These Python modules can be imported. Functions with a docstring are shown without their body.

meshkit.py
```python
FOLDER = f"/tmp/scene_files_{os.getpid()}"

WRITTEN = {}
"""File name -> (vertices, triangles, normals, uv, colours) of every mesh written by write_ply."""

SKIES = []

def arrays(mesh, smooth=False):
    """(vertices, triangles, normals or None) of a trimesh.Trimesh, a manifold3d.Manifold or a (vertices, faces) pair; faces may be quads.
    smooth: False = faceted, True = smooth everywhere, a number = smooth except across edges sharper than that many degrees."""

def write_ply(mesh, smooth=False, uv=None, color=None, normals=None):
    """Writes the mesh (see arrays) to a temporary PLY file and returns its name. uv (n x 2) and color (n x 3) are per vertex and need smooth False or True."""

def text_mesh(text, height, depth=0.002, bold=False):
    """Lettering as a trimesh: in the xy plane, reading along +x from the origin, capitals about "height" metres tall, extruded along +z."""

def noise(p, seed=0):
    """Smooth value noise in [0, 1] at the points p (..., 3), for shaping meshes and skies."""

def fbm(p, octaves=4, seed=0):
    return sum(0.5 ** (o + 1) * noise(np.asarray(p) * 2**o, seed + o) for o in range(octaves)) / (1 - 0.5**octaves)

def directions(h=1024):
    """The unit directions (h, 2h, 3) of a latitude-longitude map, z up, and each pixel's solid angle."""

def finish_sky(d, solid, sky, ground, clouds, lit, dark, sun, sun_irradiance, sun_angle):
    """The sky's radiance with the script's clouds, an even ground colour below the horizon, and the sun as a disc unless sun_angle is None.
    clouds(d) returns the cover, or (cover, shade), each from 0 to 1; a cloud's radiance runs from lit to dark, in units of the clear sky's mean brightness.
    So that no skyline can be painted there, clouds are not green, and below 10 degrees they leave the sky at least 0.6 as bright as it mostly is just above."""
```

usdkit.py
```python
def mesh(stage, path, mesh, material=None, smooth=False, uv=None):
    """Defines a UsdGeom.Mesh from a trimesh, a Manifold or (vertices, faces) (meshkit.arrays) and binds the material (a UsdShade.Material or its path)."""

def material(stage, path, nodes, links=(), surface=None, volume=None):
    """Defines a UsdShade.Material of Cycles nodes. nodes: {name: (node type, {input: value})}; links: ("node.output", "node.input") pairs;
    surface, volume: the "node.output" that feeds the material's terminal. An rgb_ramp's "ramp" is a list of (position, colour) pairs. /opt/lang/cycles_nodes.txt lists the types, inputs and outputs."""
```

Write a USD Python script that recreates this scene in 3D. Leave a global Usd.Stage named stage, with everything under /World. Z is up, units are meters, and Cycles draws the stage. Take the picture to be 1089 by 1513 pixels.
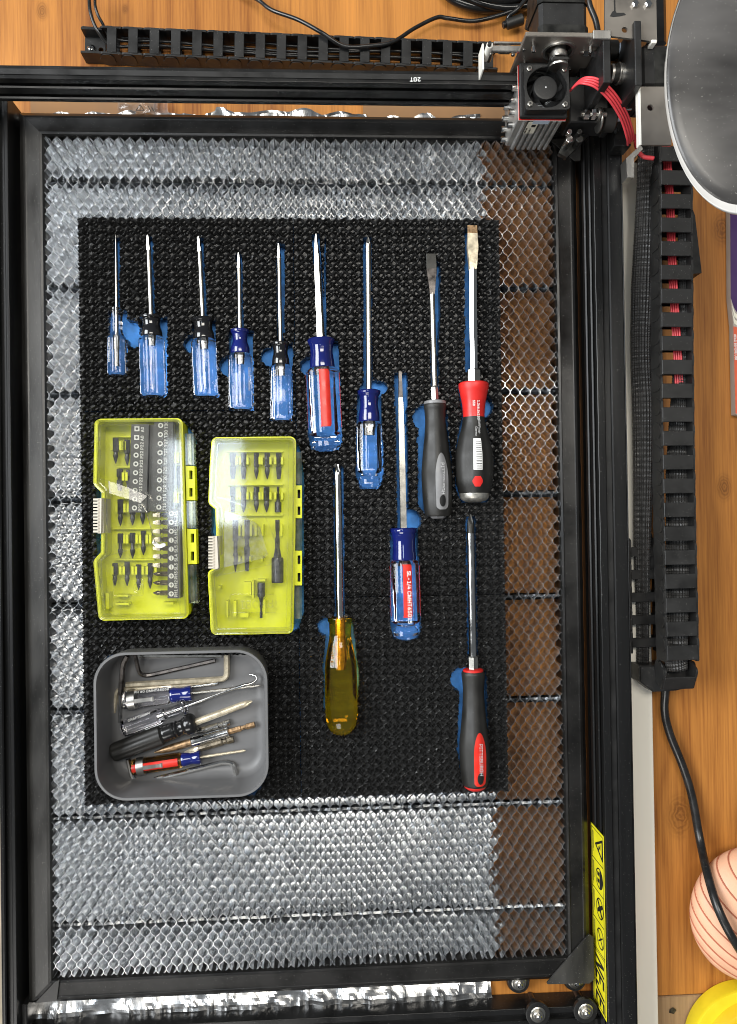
import math, random
import numpy as np, trimesh, usdkit, meshkit
import manifold3d
from shapely.geometry import Polygon, Point, LineString, box as sbox
from shapely.ops import unary_union
from shapely import affinity, contains_xy
from pxr import Usd, UsdGeom, UsdLux, UsdShade, Gf, Sdf

# ------------------------------------------------------------------ stage, camera, light
stage = Usd.Stage.CreateInMemory()
UsdGeom.SetStageUpAxis(stage, UsdGeom.Tokens.z)
UsdGeom.SetStageMetersPerUnit(stage, 1.0)
UsdGeom.Xform.Define(stage, '/World')
UsdGeom.Scope.Define(stage, '/World/Looks')
rng = np.random.default_rng(7)
random.seed(7)

FPX, CX, CY, CAMZ = 1150.0, 544.5, 756.5, 0.827
def rot(a, b, c):
    X = np.array([[1,0,0],[0,math.cos(a),-math.sin(a)],[0,math.sin(a),math.cos(a)]])
    Y = np.array([[math.cos(b),0,math.sin(b)],[0,1,0],[-math.sin(b),0,math.cos(b)]])
    Z = np.array([[math.cos(c),-math.sin(c),0],[math.sin(c),math.cos(c),0],[0,0,1]])
    return Z @ Y @ X
RC = rot(0.010237, -0.050960, -0.015117)
cam = UsdGeom.Camera.Define(stage, '/World/camera')
cam.CreateHorizontalApertureAttr(1089 / FPX * 26.0)
cam.CreateVerticalApertureAttr(1513 / FPX * 26.0)
cam.CreateFocalLengthAttr(26.0)
cam.CreateClippingRangeAttr(Gf.Vec2f(0.01, 50))
cam.CreateExposureAttr(0.22)
M4 = np.eye(4); M4[:3,:3] = RC.T; M4[3,:3] = [0, 0, CAMZ]
cam.AddTransformOp().Set(Gf.Matrix4d(M4.tolist()))

def P(px, py, z=0.0):
    """the point of the room that stands at photo pixel (px, py), at height z above the table"""
    d = RC @ np.array([(px - CX) / FPX, -(py - CY) / FPX, -1.0])
    t = (z - CAMZ) / d[2]
    return np.array([d[0] * t, d[1] * t, z])
def PX(p):
    q = (np.asarray(p, float) - [0, 0, CAMZ]) @ RC
    return np.array([CX + FPX * q[0] / -q[2], CY - FPX * q[1] / -q[2]])
def pp(pts, z): return np.array([P(x, y, z) for x, y in pts])
def mpp(z): return (CAMZ - z) / FPX

def rect_light(name, pos, target, w, h, inten, color):
    l = UsdLux.RectLight.Define(stage, '/World/' + name)
    l.CreateWidthAttr(w); l.CreateHeightAttr(h); l.CreateIntensityAttr(inten); l.CreateColorAttr(Gf.Vec3f(*color))
    pos = np.array(pos, float); zax = pos - np.array(target, float); zax /= np.linalg.norm(zax)
    up = np.array([0, 1, 0]) if abs(zax[1]) < .9 else np.array([1, 0, 0])
    xax = np.cross(up, zax); xax /= np.linalg.norm(xax); yax = np.cross(zax, xax)
    m = np.eye(4); m[0,:3], m[1,:3], m[2,:3], m[3,:3] = xax, yax, zax, pos
    l.AddTransformOp().Set(Gf.Matrix4d(m.tolist()))
    return l
rect_light('doorway_light', (-2.1, 0.55, 1.9), (0, 0, 0), 1.5, 1.9, 12.0, (0.95, 0.98, 1.0))
rect_light('ceiling_light', (0.15, 0.75, 2.5), (0.0, 0.1, 0), 1.5, 0.5, 12.0, (1.0, 0.95, 0.86))
rect_light('skylight', (-0.50, 0.16, 2.5), (-0.2, 0.1, 0), 0.30, 0.34, 10.0, (0.78, 0.89, 1.0))
rect_light('front_light', (-0.9, -1.9, 1.7), (0, 0, 0), 1.3, 0.8, 5.5, (1.0, 0.97, 0.92))
dome = UsdLux.DomeLight.Define(stage, '/World/room_light')
dome.CreateIntensityAttr(1.0)

# ------------------------------------------------------------------ helpers
USED = {}
def numbered(parent, name):
    k = (parent, name); n = USED.get(k, 0); USED[k] = n + 1
    return name if n == 0 else f'{name}_{n:03d}'
class N:
    def __init__(s, path, prim, loc): s.path, s.prim, s.loc = path, prim, loc
def tag(prim, label=None, cat=None, group=None, kind=None):
    for k, v in (('label', label), ('category', cat), ('group', group), ('kind', kind)):
        if v: prim.SetCustomDataByKey(k, v)
def thing(name, label, cat, loc=(0, 0, 0), group=None, kind=None):
    path = '/World/' + numbered('/World', name)
    x = UsdGeom.Xform.Define(stage, path); x.AddTranslateOp().Set(Gf.Vec3d(*map(float, loc)))
    tag(x.GetPrim(), label, cat, group, kind)
    return N(path, x.GetPrim(), np.array(loc, float))
def part(name, m, material, parent=None, smooth=30, label=None, kind=None, cat=None, group=None):
    pth = parent.path if parent else '/World'
    path = pth + '/' + numbered(pth, name)
    loc = parent.loc if parent else np.zeros(3)
    if hasattr(m, 'to_mesh') or isinstance(m, (tuple, list)):
        v, f, _ = meshkit.arrays(m); m = trimesh.Trimesh(v, f, process=False)
    m = m.copy(); m.apply_translation(-loc)
    u = usdkit.mesh(stage, path, m, MAT[material], smooth=smooth)
    tag(u.GetPrim(), label, cat, group, kind)
    return N(path, u.GetPrim(), loc)
def cat(*ms):
    ms = [m for m in (ms[0] if len(ms) == 1 and isinstance(ms[0], (list, tuple)) else ms)]
    return trimesh.util.concatenate(ms)
def man(m):
    mm = manifold3d.Mesh(np.asarray(m.vertices, np.float32), np.asarray(m.faces, np.uint32)); return manifold3d.Manifold(mm)
def tri(mf):
    m = mf.to_mesh(); return trimesh.Trimesh(m.vert_properties[:, :3], m.tri_verts, process=False)
def bbox(x0, x1, y0, y1, z0, z1, ch=0.0):
    """box, its edges chamfered by ch"""
    if ch <= 0:
        b = trimesh.creation.box((x1 - x0, y1 - y0, z1 - z0)); b.apply_translation(((x0+x1)/2, (y0+y1)/2, (z0+z1)/2)); return b
    pts = []
    for sx, (xa, xb) in ((0, (x0, x0+ch)), (1, (x1, x1-ch))):
        for sy, (ya, yb) in ((0, (y0, y0+ch)), (1, (y1, y1-ch))):
            for sz, (za, zb) in ((0, (z0, z0+ch)), (1, (z1, z1-ch))):
                pts += [(xa, yb, zb), (xb, ya, zb), (xb, yb, za)]
    return trimesh.convex.convex_hull(np.array(pts))
def basis(a):
    a = np.asarray(a, float); a = a / np.linalg.norm(a)
    ref = np.array([0, 0, 1.0]) if abs(a[2]) < .9 else np.array([0, 1.0, 0])
    s = np.cross(a, ref); s /= np.linalg.norm(s); u = np.cross(s, a)
    return a, s, u
def loft(p0, a, stations, n=32, shape=None, squash=1.0, roll=0.0):
    """closed body round the axis p0 + t a: stations (t, r[, k]); shape(theta, k) scales r; up is +theta=90 deg"""
    a, s, u = basis(a); th = np.arange(n) / n * 2 * np.pi + roll
    V, F = [], []
    for st in stations:
        t, r = st[0], st[1]; k = st[2] if len(st) > 2 else 0
        rr = r * (shape(th - roll, k) if shape else 1.0) * np.ones(n)
        V.append(np.asarray(p0) + a * t + np.outer(rr * np.cos(th), s) + np.outer(rr * np.sin(th) * squash, u))
    m = len(stations); V = np.vstack(V)
    for i in range(m - 1):
        for j in range(n):
            k = (j + 1) % n; q = i * n
            F += [(q+j, q+k, q+n+k), (q+j, q+n+k, q+n+j)]
    V = np.vstack([V, np.asarray(p0) + a * stations[0][0], np.asarray(p0) + a * stations[-1][0]])
    c0, c1 = len(V) - 2, len(V) - 1
    for j in range(n):
        k = (j + 1) % n
        F += [(c0, k, j), (c1, (m-1)*n + j, (m-1)*n + k)]
    t = trimesh.Trimesh(V, F, process=False)
    if t.volume < 0: t.invert()
    return t
def tube(pts, r, n=10, closed=True):
    """round bar or wire along points; r a number or one per point"""
    pts = np.asarray(pts, float); m = len(pts); r = np.ones(m) * r
    tan = np.gradient(pts, axis=0); tan /= np.maximum(np.linalg.norm(tan, axis=1, keepdims=True), 1e-12)
    ref = np.array([0, 0, 1.0]); 
    if abs(tan[0] @ ref) > .9: ref = np.array([0, 1.0, 0])
    s = np.cross(tan[0], ref); s /= np.linalg.norm(s); V = []; th = np.arange(n) / n * 2 * np.pi
    for i in range(m):
        s = s - tan[i] * (s @ tan[i]); s /= np.linalg.norm(s); u = np.cross(s, tan[i])
        V.append(pts[i] + r[i] * (np.outer(np.cos(th), s) + np.outer(np.sin(th), u)))
    V = np.vstack(V + [pts[:1], pts[-1:]]); F = []
    for i in range(m - 1):
        for j in range(n):
            k = (j + 1) % n; q = i * n
            F += [(q+j, q+n+k, q+k), (q+j, q+n+j, q+n+k)]
    for j in range(n):
        k = (j + 1) % n
        F += [(m*n, j, k), (m*n+1, (m-1)*n+k, (m-1)*n+j)]
    t = trimesh.Trimesh(V, F, process=False)
    if t.volume < 0: t.invert()
    return t
def curve(pts, k=8):
    """Catmull-Rom through the points"""
    p = np.asarray(pts, float); p = np.vstack([2*p[0]-p[1], p, 2*p[-1]-p[-2]]); out = []
    for i in range(1, len(p) - 2):
        for t in np.arange(k) / k:
            out.append(.5*((2*p[i]) + (-p[i-1]+p[i+1])*t + (2*p[i-1]-5*p[i]+4*p[i+1]-p[i+2])*t*t + (-p[i-1]+3*p[i]-3*p[i+1]+p[i+2])*t**3))
    out.append(p[-2]); return np.array(out)
def bent(pts, rad, k=5):
    """a polyline with its corners rounded"""
    p = np.asarray(pts, float); out = [p[0]]
    for i in range(1, len(p) - 1):
        a, b = p[i-1] - p[i], p[i+1] - p[i]; la, lb = np.linalg.norm(a), np.linalg.norm(b); r = min(rad, la*.45, lb*.45)
        A, B = p[i] + a/la*r, p[i] + b/lb*r
        for t in np.linspace(0, 1, k): out.append((1-t)**2*A + 2*t*(1-t)*p[i] + t*t*B)
    out.append(p[-1]); return np.array(out)
def prism(poly, z0, z1):
    if poly.geom_type != 'Polygon':
        return cat([prism(g, z0, z1) for g in poly.geoms if g.area > 1e-12])
    m = trimesh.creation.extrude_polygon(poly, z1 - z0, engine='earcut'); m.apply_translation((0, 0, z0)); return m
def wpoly(pts, z): return Polygon([tuple(P(x, y, z)[:2]) for x, y in pts])
def cyl(p0, p1, r, n=24, ch=0.0):
    p0, p1 = np.asarray(p0, float), np.asarray(p1, float); L = np.linalg.norm(p1 - p0); c = min(ch, L*.4, r*.6)
    st = [(0, r), (L, r)] if c <= 0 else [(0, r-c), (c, r), (L-c, r), (L, r-c)]
    return loft(p0, (p1 - p0) / L, st, n)
def place(m, O, ax, ay, az):
    m = m.copy(); T = np.eye(4); T[:3,0], T[:3,1], T[:3,2], T[:3,3] = ax, ay, az, O; m.apply_transform(T); return m
def lettering(text, height, O, along, up, depth=0.0003, bold=False, centre=False):
    """text starting at O, reading along 'along', its capitals' tops towards 'up'"""
    m = meshkit.text_mesh(text, height, depth, bold)
    if centre: m.apply_translation((-m.bounds[:, 0].mean(), -m.bounds[:, 1].mean(), 0))
    ax = np.asarray(along, float) / np.linalg.norm(along); ay = np.asarray(up, float) - ax * (ax @ np.asarray(up, float)); ay /= np.linalg.norm(ay)
    return place(m, O, ax, ay, np.cross(ax, ay))

# ------------------------------------------------------------------ materials
MAT = {}
def new(name, nodes, links, surface='p.BSDF'):
    MAT[name] = usdkit.material(stage, '/World/Looks/' + name, nodes, links, surface=surface)
def plain(name, col, rough=.5, metal=0.0, var=.18, scale=60.0, bump=0.0, bscale=400.0, spec=.5, rvar=.12, stretch=(1, 1, 1), dust=0.0, **kw):
    """an even material with mottled tone, varied gloss, fine relief and a little dust"""
    c = np.array(col, float)
    nodes = {'g': ('texture_coordinate', {}), 'm': ('mapping', {'scale': stretch}),
             'n': ('noise_texture', {'scale': scale, 'detail': 4.0}),
             'r': ('rgb_ramp', {'ramp': [(.3, c * (1 - var)), (.7, np.minimum(c * (1 + var), 1))]}),
             'rr': ('map_range', {'from_min': .3, 'from_max': .7, 'to_min': max(rough - rvar, .02), 'to_max': min(rough + rvar, 1)}),
             'p': ('principled_bsdf', {'metallic': metal, 'specular_ior_level': spec, **kw})}
    links = [('g.object', 'm.vector'), ('m.vector', 'n.vector'), ('n.fac', 'r.fac'), ('n.fac', 'rr.value'), ('rr.result', 'p.roughness')]
    src = 'r.color'
    if dust > 0:
        nodes.update({'v': ('noise_texture', {'scale': 900.0, 'detail': 2.0}), 'dr': ('rgb_ramp', {'ramp': [(.70, (0, 0, 0)), (.76, (1, 1, 1))]}),
                      'dm': ('math', {'math_type': 'multiply', 'value2': dust}), 'dx': ('mix', {'color2': (.45, .43, .4)})})
        links += [('g.object', 'v.vector'), ('v.fac', 'dr.fac'), ('dr.color', 'dm.value1'), ('dm.value', 'dx.fac'), ('r.color', 'dx.color1')]
        src = 'dx.color'
    links.append((src, 'p.base_color'))
    if bump > 0:
        nodes.update({'bn': ('noise_texture', {'scale': bscale, 'detail': 3.0}), 'b': ('bump', {'strength': bump, 'distance': .0006})})
        links += [('m.vector', 'bn.vector'), ('bn.fac', 'b.height'), ('b.normal', 'p.normal')]
    new(name, nodes, links)
def clear(name, col, rough=.03, ior=1.47):
    new(name, {'p': ('principled_bsdf', {'base_color': col, 'roughness': rough, 'ior': ior, 'transmission_weight': 1.0})}, [])
def pane(name, col, haze=.06, ior=1.45, rough=.06, hazecol=(.8, .8, .8)):
    """thin clear plastic: see-through, a fresnel gloss and a little scuffed haze"""
    new(name, {'t': ('transparent_bsdf', {'color': col}), 'g': ('glossy_bsdf', {'roughness': rough, 'color': (1, 1, 1)}), 'f': ('fresnel', {'IOR': ior}),
               'd': ('diffuse_bsdf', {'color': hazecol}), 'tc': ('texture_coordinate', {}), 'n': ('noise_texture', {'scale': 45.0, 'detail': 6.0, 'roughness': .7}),
               'h': ('map_range', {'from_min': .4, 'from_max': .75, 'to_min': haze * .3, 'to_max': haze * 2.4}),
               'a': ('mix_closure', {}), 'b': ('mix_closure', {})},
        [('tc.object', 'n.vector'), ('n.fac', 'h.value'), ('h.result', 'a.fac'), ('t.BSDF', 'a.closure1'), ('d.BSDF', 'a.closure2'),
         ('f.fac', 'b.fac'), ('a.closure', 'b.closure1'), ('g.BSDF', 'b.closure2')], surface='b.closure')

MAT['dome'] = usdkit.material(stage, '/World/Looks/room', {'b': ('background_shader', {'color': (.86, .93, 1.0), 'strength': .14})}, [], surface='b.background')
UsdShade.MaterialBindingAPI.Apply(dome.GetPrim()).Bind(MAT['dome'])

def wood(name, light, dark, knots, rings=(26.0, 150.0)):
    nodes = {'g': ('geometry', {}), 'm': ('mapping', {'scale': (1, .07, 1)}), 'm2': ('mapping', {'scale': (1, .02, 1)}),
             'w0': ('noise_texture', {'scale': 7.0, 'detail': 3.0}), 'w': ('wave_texture', {'scale': rings[0], 'distortion': 8.0, 'detail': 4.0, 'detail_scale': 1.3}),
             'f': ('noise_texture', {'scale': 380.0, 'detail': 5.0, 'roughness': .7}), 'b': ('noise_texture', {'scale': 10.0, 'detail': 5.0, 'roughness': .62, 'distortion': .6}),
             'a1': ('math', {'math_type': 'multiply', 'value2': .10}), 'a2': ('math', {'math_type': 'multiply_add', 'value2': .72}),
             'a3': ('math', {'math_type': 'multiply_add', 'value2': .98}),
             'sc': ('math', {'math_type': 'multiply', 'value2': .62}), 'r': ('rgb_ramp', {'ramp': [(.40, np.minimum(np.array(light)*1.22, 1)), (.52, np.array(light)), (.60, np.array(light) * .6 + np.array(dark) * .4), (.70, dark)]}),
             'bp': ('bump', {'strength': .35, 'distance': .0005}), 'rr': ('map_range', {'from_min': .3, 'from_max': .8, 'to_min': .36, 'to_max': .6}),
             'p': ('principled_bsdf', {'specular_ior_level': .35})}
    links = [('g.position', 'm.vector'), ('g.position', 'm2.vector'), ('m.vector', 'w0.vector'), ('m2.vector', 'f.vector'), ('m.vector', 'b.vector'),
             ('f.fac', 'bp.height'), ('bp.normal', 'p.normal'), ('f.fac', 'rr.value'), ('rr.result', 'p.roughness')]
    prev = 'm.vector'; dark_src = None
    for i, (kx, ky, s) in enumerate(knots):
        nodes.update({f'd{i}': ('vector_math', {'math_type': 'subtract', 'vector2': (kx, ky, 0)}), f's{i}': ('mapping', {'scale': (1, .62, 0)}),
                      f'l{i}': ('vector_math', {'math_type': 'length'}), f'e{i}': ('map_range', {'range_type': 'smoothstep', 'from_min': 0.0, 'from_max': s * 3.0, 'to_min': 1.0, 'to_max': 0.0}),
                      f'o{i}': ('vector_math', {'math_type': 'scale'}), f'q{i}': ('math', {'math_type': 'multiply', 'value2': -.9}),
                      f'v{i}': ('vector_math', {'math_type': 'add'}),
                      f'j{i}': ('map_range', {'range_type': 'smoothstep', 'from_min': s * .25, 'from_max': s * 1.25, 'to_min': 1.0, 'to_max': 0.0}),
                      f'h{i}': ('math', {'math_type': 'multiply', 'value2': 2*math.pi/(s*.24)}), f'n{i}': ('math', {'math_type': 'sine'}), f't{i}': ('math', {'math_type': 'multiply_add', 'value2': .26, 'value3': .66}), f'k{i}': ('math', {'math_type': 'multiply'}), f'y{i}': ('noise_texture', {'scale': 130.0, 'detail': 3.0}), f'z{i}': ('math', {'math_type': 'multiply_add', 'value2': s*.55})})
        links += [('g.position', f'd{i}.vector1'), (f'd{i}.vector', f's{i}.vector'), (f's{i}.vector', f'l{i}.vector1'), (f'l{i}.value', f'e{i}.value'), (f'l{i}.value', f'j{i}.value'), ('g.position', f'y{i}.vector'), (f'y{i}.fac', f'z{i}.value1'), (f'l{i}.value', f'z{i}.value3'), (f'z{i}.value', f'h{i}.value1'), (f'h{i}.value', f'n{i}.value1'), (f'n{i}.value', f't{i}.value1'), (f't{i}.value', f'k{i}.value1'), (f'j{i}.result', f'k{i}.value2'),
                  (f'e{i}.result', f'q{i}.value1'), (f's{i}.vector', f'o{i}.vector1'), (f'q{i}.value', f'o{i}.scale'), (prev, f'v{i}.vector1'), (f'o{i}.vector', f'v{i}.vector2')]
        prev = f'v{i}.vector'
        if dark_src is None: dark_src = f'k{i}.value'
        else:
            nodes[f'x{i}'] = ('math', {'math_type': 'maximum'}); links += [(dark_src, f'x{i}.value1'), (f'k{i}.value', f'x{i}.value2')]; dark_src = f'x{i}.value'
    links += [(prev, 'w.vector'), ('w.fac', 'a1.value1'), ('f.fac', 'a2.value1'), ('a1.value', 'a2.value3'), ('b.fac', 'a3.value1'), ('a2.value', 'a3.value3'), ('a3.value', 'sc.value1'), ('sc.value', 'r.fac')]
    if dark_src:
        nodes.update({'km': ('map_range', {'from_min': 0.0, 'from_max': 1.0, 'to_min': 0.0, 'to_max': .8}), 'kx': ('mix', {'color2': np.array(dark) * .55})})
        links += [(dark_src, 'km.value'), ('km.result', 'kx.fac'), ('r.color', 'kx.color1'), ('kx.color', 'p.base_color')]
    else: links.append(('r.color', 'p.base_color'))
    new(name, nodes, links)
KN = [tuple(P(x, y)[:2]) + (s,) for x, y, s in ((1005, 1205, .016), (1068, 338, .013), (62, 16, .007), (185, 13, .004), (1070, 720, .010), (706, 37, .005))]
wood('pine', (.47, .19, .039), (.22, .070, .012), KN, (11.0, 150.0))
wood('grey_pine', (.34, .22, .12), (.20, .12, .06), [], (22.0, 150.0))
plain('concrete', (.44, .37, .27), .85, var=.3, scale=14, bump=.4, bscale=120)
plain('cardboard', (.28, .15, .065), .8, var=.12, scale=25, stretch=(1, .1, 1))
plain('black_anodised', (.009, .0085, .008), .32, spec=.4, var=.3, scale=30, dust=.5, bump=.05, bscale=700, rvar=.1)
plain('rail_black', (.009, .009, .009), .27, spec=.38, var=.3, scale=30, dust=.4, rvar=.08, stretch=(1, .1, 1))
plain('worn_black', (.030, .029, .027), .36, var=.6, scale=40, dust=.9, bump=.15, bscale=500, stretch=(1, .25, 1))
plain('black_plastic', (.013, .013, .013), .42, spec=.4, var=.25, scale=50, bump=.1, bscale=900, dust=.25)
plain('chain_black', (.013, .0128, .0125), .46, spec=.4, var=.3, scale=60, bump=.12, bscale=900, dust=.5)
plain('black_rubber', (.013, .0125, .011), .5, var=.25, scale=40, bump=.15, bscale=1500, dust=.15)
plain('gloss_black', (.010, .010, .010), .16, var=.2, rvar=.06)
plain('black_steel', (.03, .03, .028), .35, 0.6, var=.4, scale=80)
plain('cable_black', (.013, .013, .013), .28, var=.3, scale=80, dust=.3)
plain('chrome', (.62, .61, .59), .14, 1.0, var=.06, scale=90, rvar=.07, bump=.03, bscale=500)
plain('steel', (.42, .405, .37), .27, .95, var=.07, scale=120, rvar=.04, bump=.03, bscale=600)
plain('brass_steel', (.66, .58, .43), .28, .6, var=.14, scale=150, rvar=.1, bump=.08, bscale=700)
plain('rusty_steel', (.34, .22, .12), .4, .8, var=.5, scale=220, rvar=.12, bump=.15, bscale=900)
plain('dark_steel', (.11, .10, .095), .32, .9, var=.35, scale=160, rvar=.1)
plain('aluminium', (.62, .60, .56), .32, 1.0, var=.12, scale=50, rvar=.08, bump=.08, bscale=900, stretch=(1, .1, 1))
plain('plate_grey', (.23, .21, .185), .45, .7, var=.12, scale=40, bump=.1, bscale=1400)
plain('heatsink_grey', (.36, .355, .34), .42, .6, var=.15, scale=60)
plain('honeycomb_foil', (.79, .81, .83), .21, .94, var=.10, scale=140, rvar=.08, bump=.10, bscale=260, stretch=(1, 1, .06))
plain('bar_metal', (.13, .135, .14), .25, 1.0, var=.5, scale=160, rvar=.1, bump=.8, bscale=160)
plain('kitchen_foil', (.50, .50, .50), .22, .9, var=.06, scale=60, rvar=.1, bump=.4, bscale=70)
plain('white_strip', (.76, .72, .63), .42, 0.0, var=.08, scale=25, stretch=(1, .05, 1), dust=.15)
plain('sleeve_grey', (.034, .033, .032), .45, var=.3, scale=200)
plain('white_edge', (.85, .83, .76), .4, var=.05)
plain('foam_black', (.020, .020, .020), .30, var=.35, scale=300, bump=.3, bscale=1200, rvar=.12, spec=.4)
plain('foam_blue', (.085, .31, .82), .7, var=.25, scale=90, bump=.25, bscale=600, spec=.2)
plain('red_plastic', (.62, .022, .018), .38, var=.08)
plain('red_wire', (.74, .065, .08), .38, var=.08)
plain('red_strip', (.66, .03, .018), .3, var=.05)
plain('blue_collar', (.006, .012, .115), .10, var=.2, rvar=.03, coat_weight=.6)
plain('black_collar', (.008, .008, .009), .10, var=.2, rvar=.03, coat_weight=.6)
plain('inlay_grey', (.22, .22, .225), .4, var=.1, scale=120)
plain('silver_cap', (.52, .50, .45), .38, .85, var=.15, scale=200)
plain('tray_grey', (.128, .128, .130), .48, var=.06, scale=30, bump=.06, bscale=1800)
plain('case_green', (.80, .83, .012), .34, var=.06, scale=30)
plain('case_green_dark', (.36, .40, .03), .38, var=.08, scale=30)
plain('latch_beige', (.56, .51, .42), .45, var=.06)
plain('rail_grey', (.085, .083, .082), .5, var=.25, scale=90)
plain('bit_grey', (.10, .10, .11), .36, .7, var=.3, scale=200)
plain('bit_brown', (.28, .24, .18), .3, .9, var=.25, scale=200)
plain('print_white', (.80, .80, .78), .5, var=.03)
plain('print_grey', (.50, .50, .50), .5, var=.05)
plain('print_black', (.012, .012, .012), .5, var=.1)
plain('sticker_yellow', (.82, .74, .02), .4, var=.03)
plain('label_cream', (.72, .68, .56), .5, var=.04)
plain('label_blue', (.45, .52, .62), .4, var=.04)
plain('lamp_white', (.60, .59, .57), .35, var=.03)
plain('pink_plastic', (.78, .43, .27), .55, var=.05, scale=90, bump=.1, bscale=900)
plain('pink_groove', (.42, .13, .07), .6, var=.1)
plain('yellow_plastic', (.70, .46, .015), .35, var=.08, scale=20)
plain('yellow_rim', (.78, .62, .02), .4, var=.05)
plain('purple_print', (.055, .022, .10), .35, var=.15, scale=20)
plain('orange_print', (.66, .11, .05), .4, var=.06)
plain('card_grey', (.38, .34, .30), .5, var=.1)
plain('lens_dark', (.066, .063, .061), .34, var=.9, scale=16, rvar=.15, dust=.8, stretch=(.35, 1, 1))
clear('acetate', (.95, .96, 1.0))
clear('acetate_amber', (1.0, .47, .012), .05)
clear('acetate_brown', (.55, .32, .08), .06)
clear('acetate_violet', (.97, .96, 1.0))
pane('lid_clear', (.995, .995, .975), .016)
pane('hinge_clear', (.88, .88, .72), .07)
pane('bag_clear', (.92, .92, .92), .09)
# ------------------------------------------------------------------ the setting
wt = thing('worktop', 'orange pine worktop with knots under the machine', None, kind='structure')
e0 = -.3365      # worktop's left edge, the floor beyond it
yseam = P(1010, 1471)[1]
part('board', bbox(e0, .75, yseam + .0006, .80, -.03, 0, .001), 'pine', wt)
part('board', bbox(e0, .75, -.80, yseam - .0006, -.03, -.0005, .001), 'grey_pine', wt)
fl = thing('floor', 'beige concrete floor beside the worktop', None, kind='structure')
part('slab', bbox(-3, 3, -3, 3, -.95, -.90), 'concrete', fl)

# ------------------------------------------------------------------ the honeycomb bed
ZH = .022
BX0, BY0, BW, BL = -.28543, .39645, .52794, .85540
bed = thing('honeycomb_bed', 'silver honeycomb cutting bed in a black aluminium frame', 'cutting bed', (BX0 + BW/2, BY0 - BL/2, 0))
prof = [(-.0012, .002), (-.0012, .0215), (.0, .0246), (.0022, .0252), (.0032, .0240), (.0150, .0244), (.0165, .0250), (.0190, .0243), (.0238, .0195), (.0238, .001)]
def frame_bar(c0, c1, o0, o1):
    """mitred bar from corner c0 to c1; o0 and o1 point outward along the mitre"""
    V, F, n = [], [], len(prof)
    for c, o in ((c0, o0), (c1, o1)):
        for d, z in prof: V.append((c[0] + o[0]*d, c[1] + o[1]*d, z))
    for j in range(n):
        k = (j + 1) % n; F += [(j, k, n + k), (j, n + k, n + j)]
    for j in range(1, n - 1): F += [(0, j + 1, j), (n, n + j, n + j + 1)]
    m = trimesh.Trimesh(V, F, process=False)
    if m.volume < 0: m.invert()
    return m
TL, TR, BR, BLc = (BX0, BY0), (BX0+BW, BY0), (BX0+BW, BY0-BL), (BX0, BY0-BL)
part('frame_bar', frame_bar(TL, TR, (-1, 1), (1, 1)), 'black_anodised', bed, 20)
part('frame_bar', frame_bar(BLc, TL, (-1, -1), (-1, 1)), 'worn_black', bed, 20, label='scuffed bar at the left of the frame')
part('frame_bar', frame_bar(TR, BR, (1, 1), (1, -1)), 'black_anodised', bed, 20)
part('frame_bar', frame_bar(BR, BLc, (1, -1), (-1, -1)), 'black_anodised', bed, 20)
# black triangular corner plates on the right corners
q = wpoly([(806, 1453), (870, 1379), (876, 1384), (877, 1446), (870, 1452)], .026)
part('corner_plate', prism(q.buffer(-.001).buffer(.001), .0256, .0275), 'worn_black', bed)
q = wpoly([(812, 207), (858, 204), (857, 238), (849, 238)], .026)
part('corner_plate', prism(q.buffer(-.001).buffer(.001), .0256, .0275), 'worn_black', bed)
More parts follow.
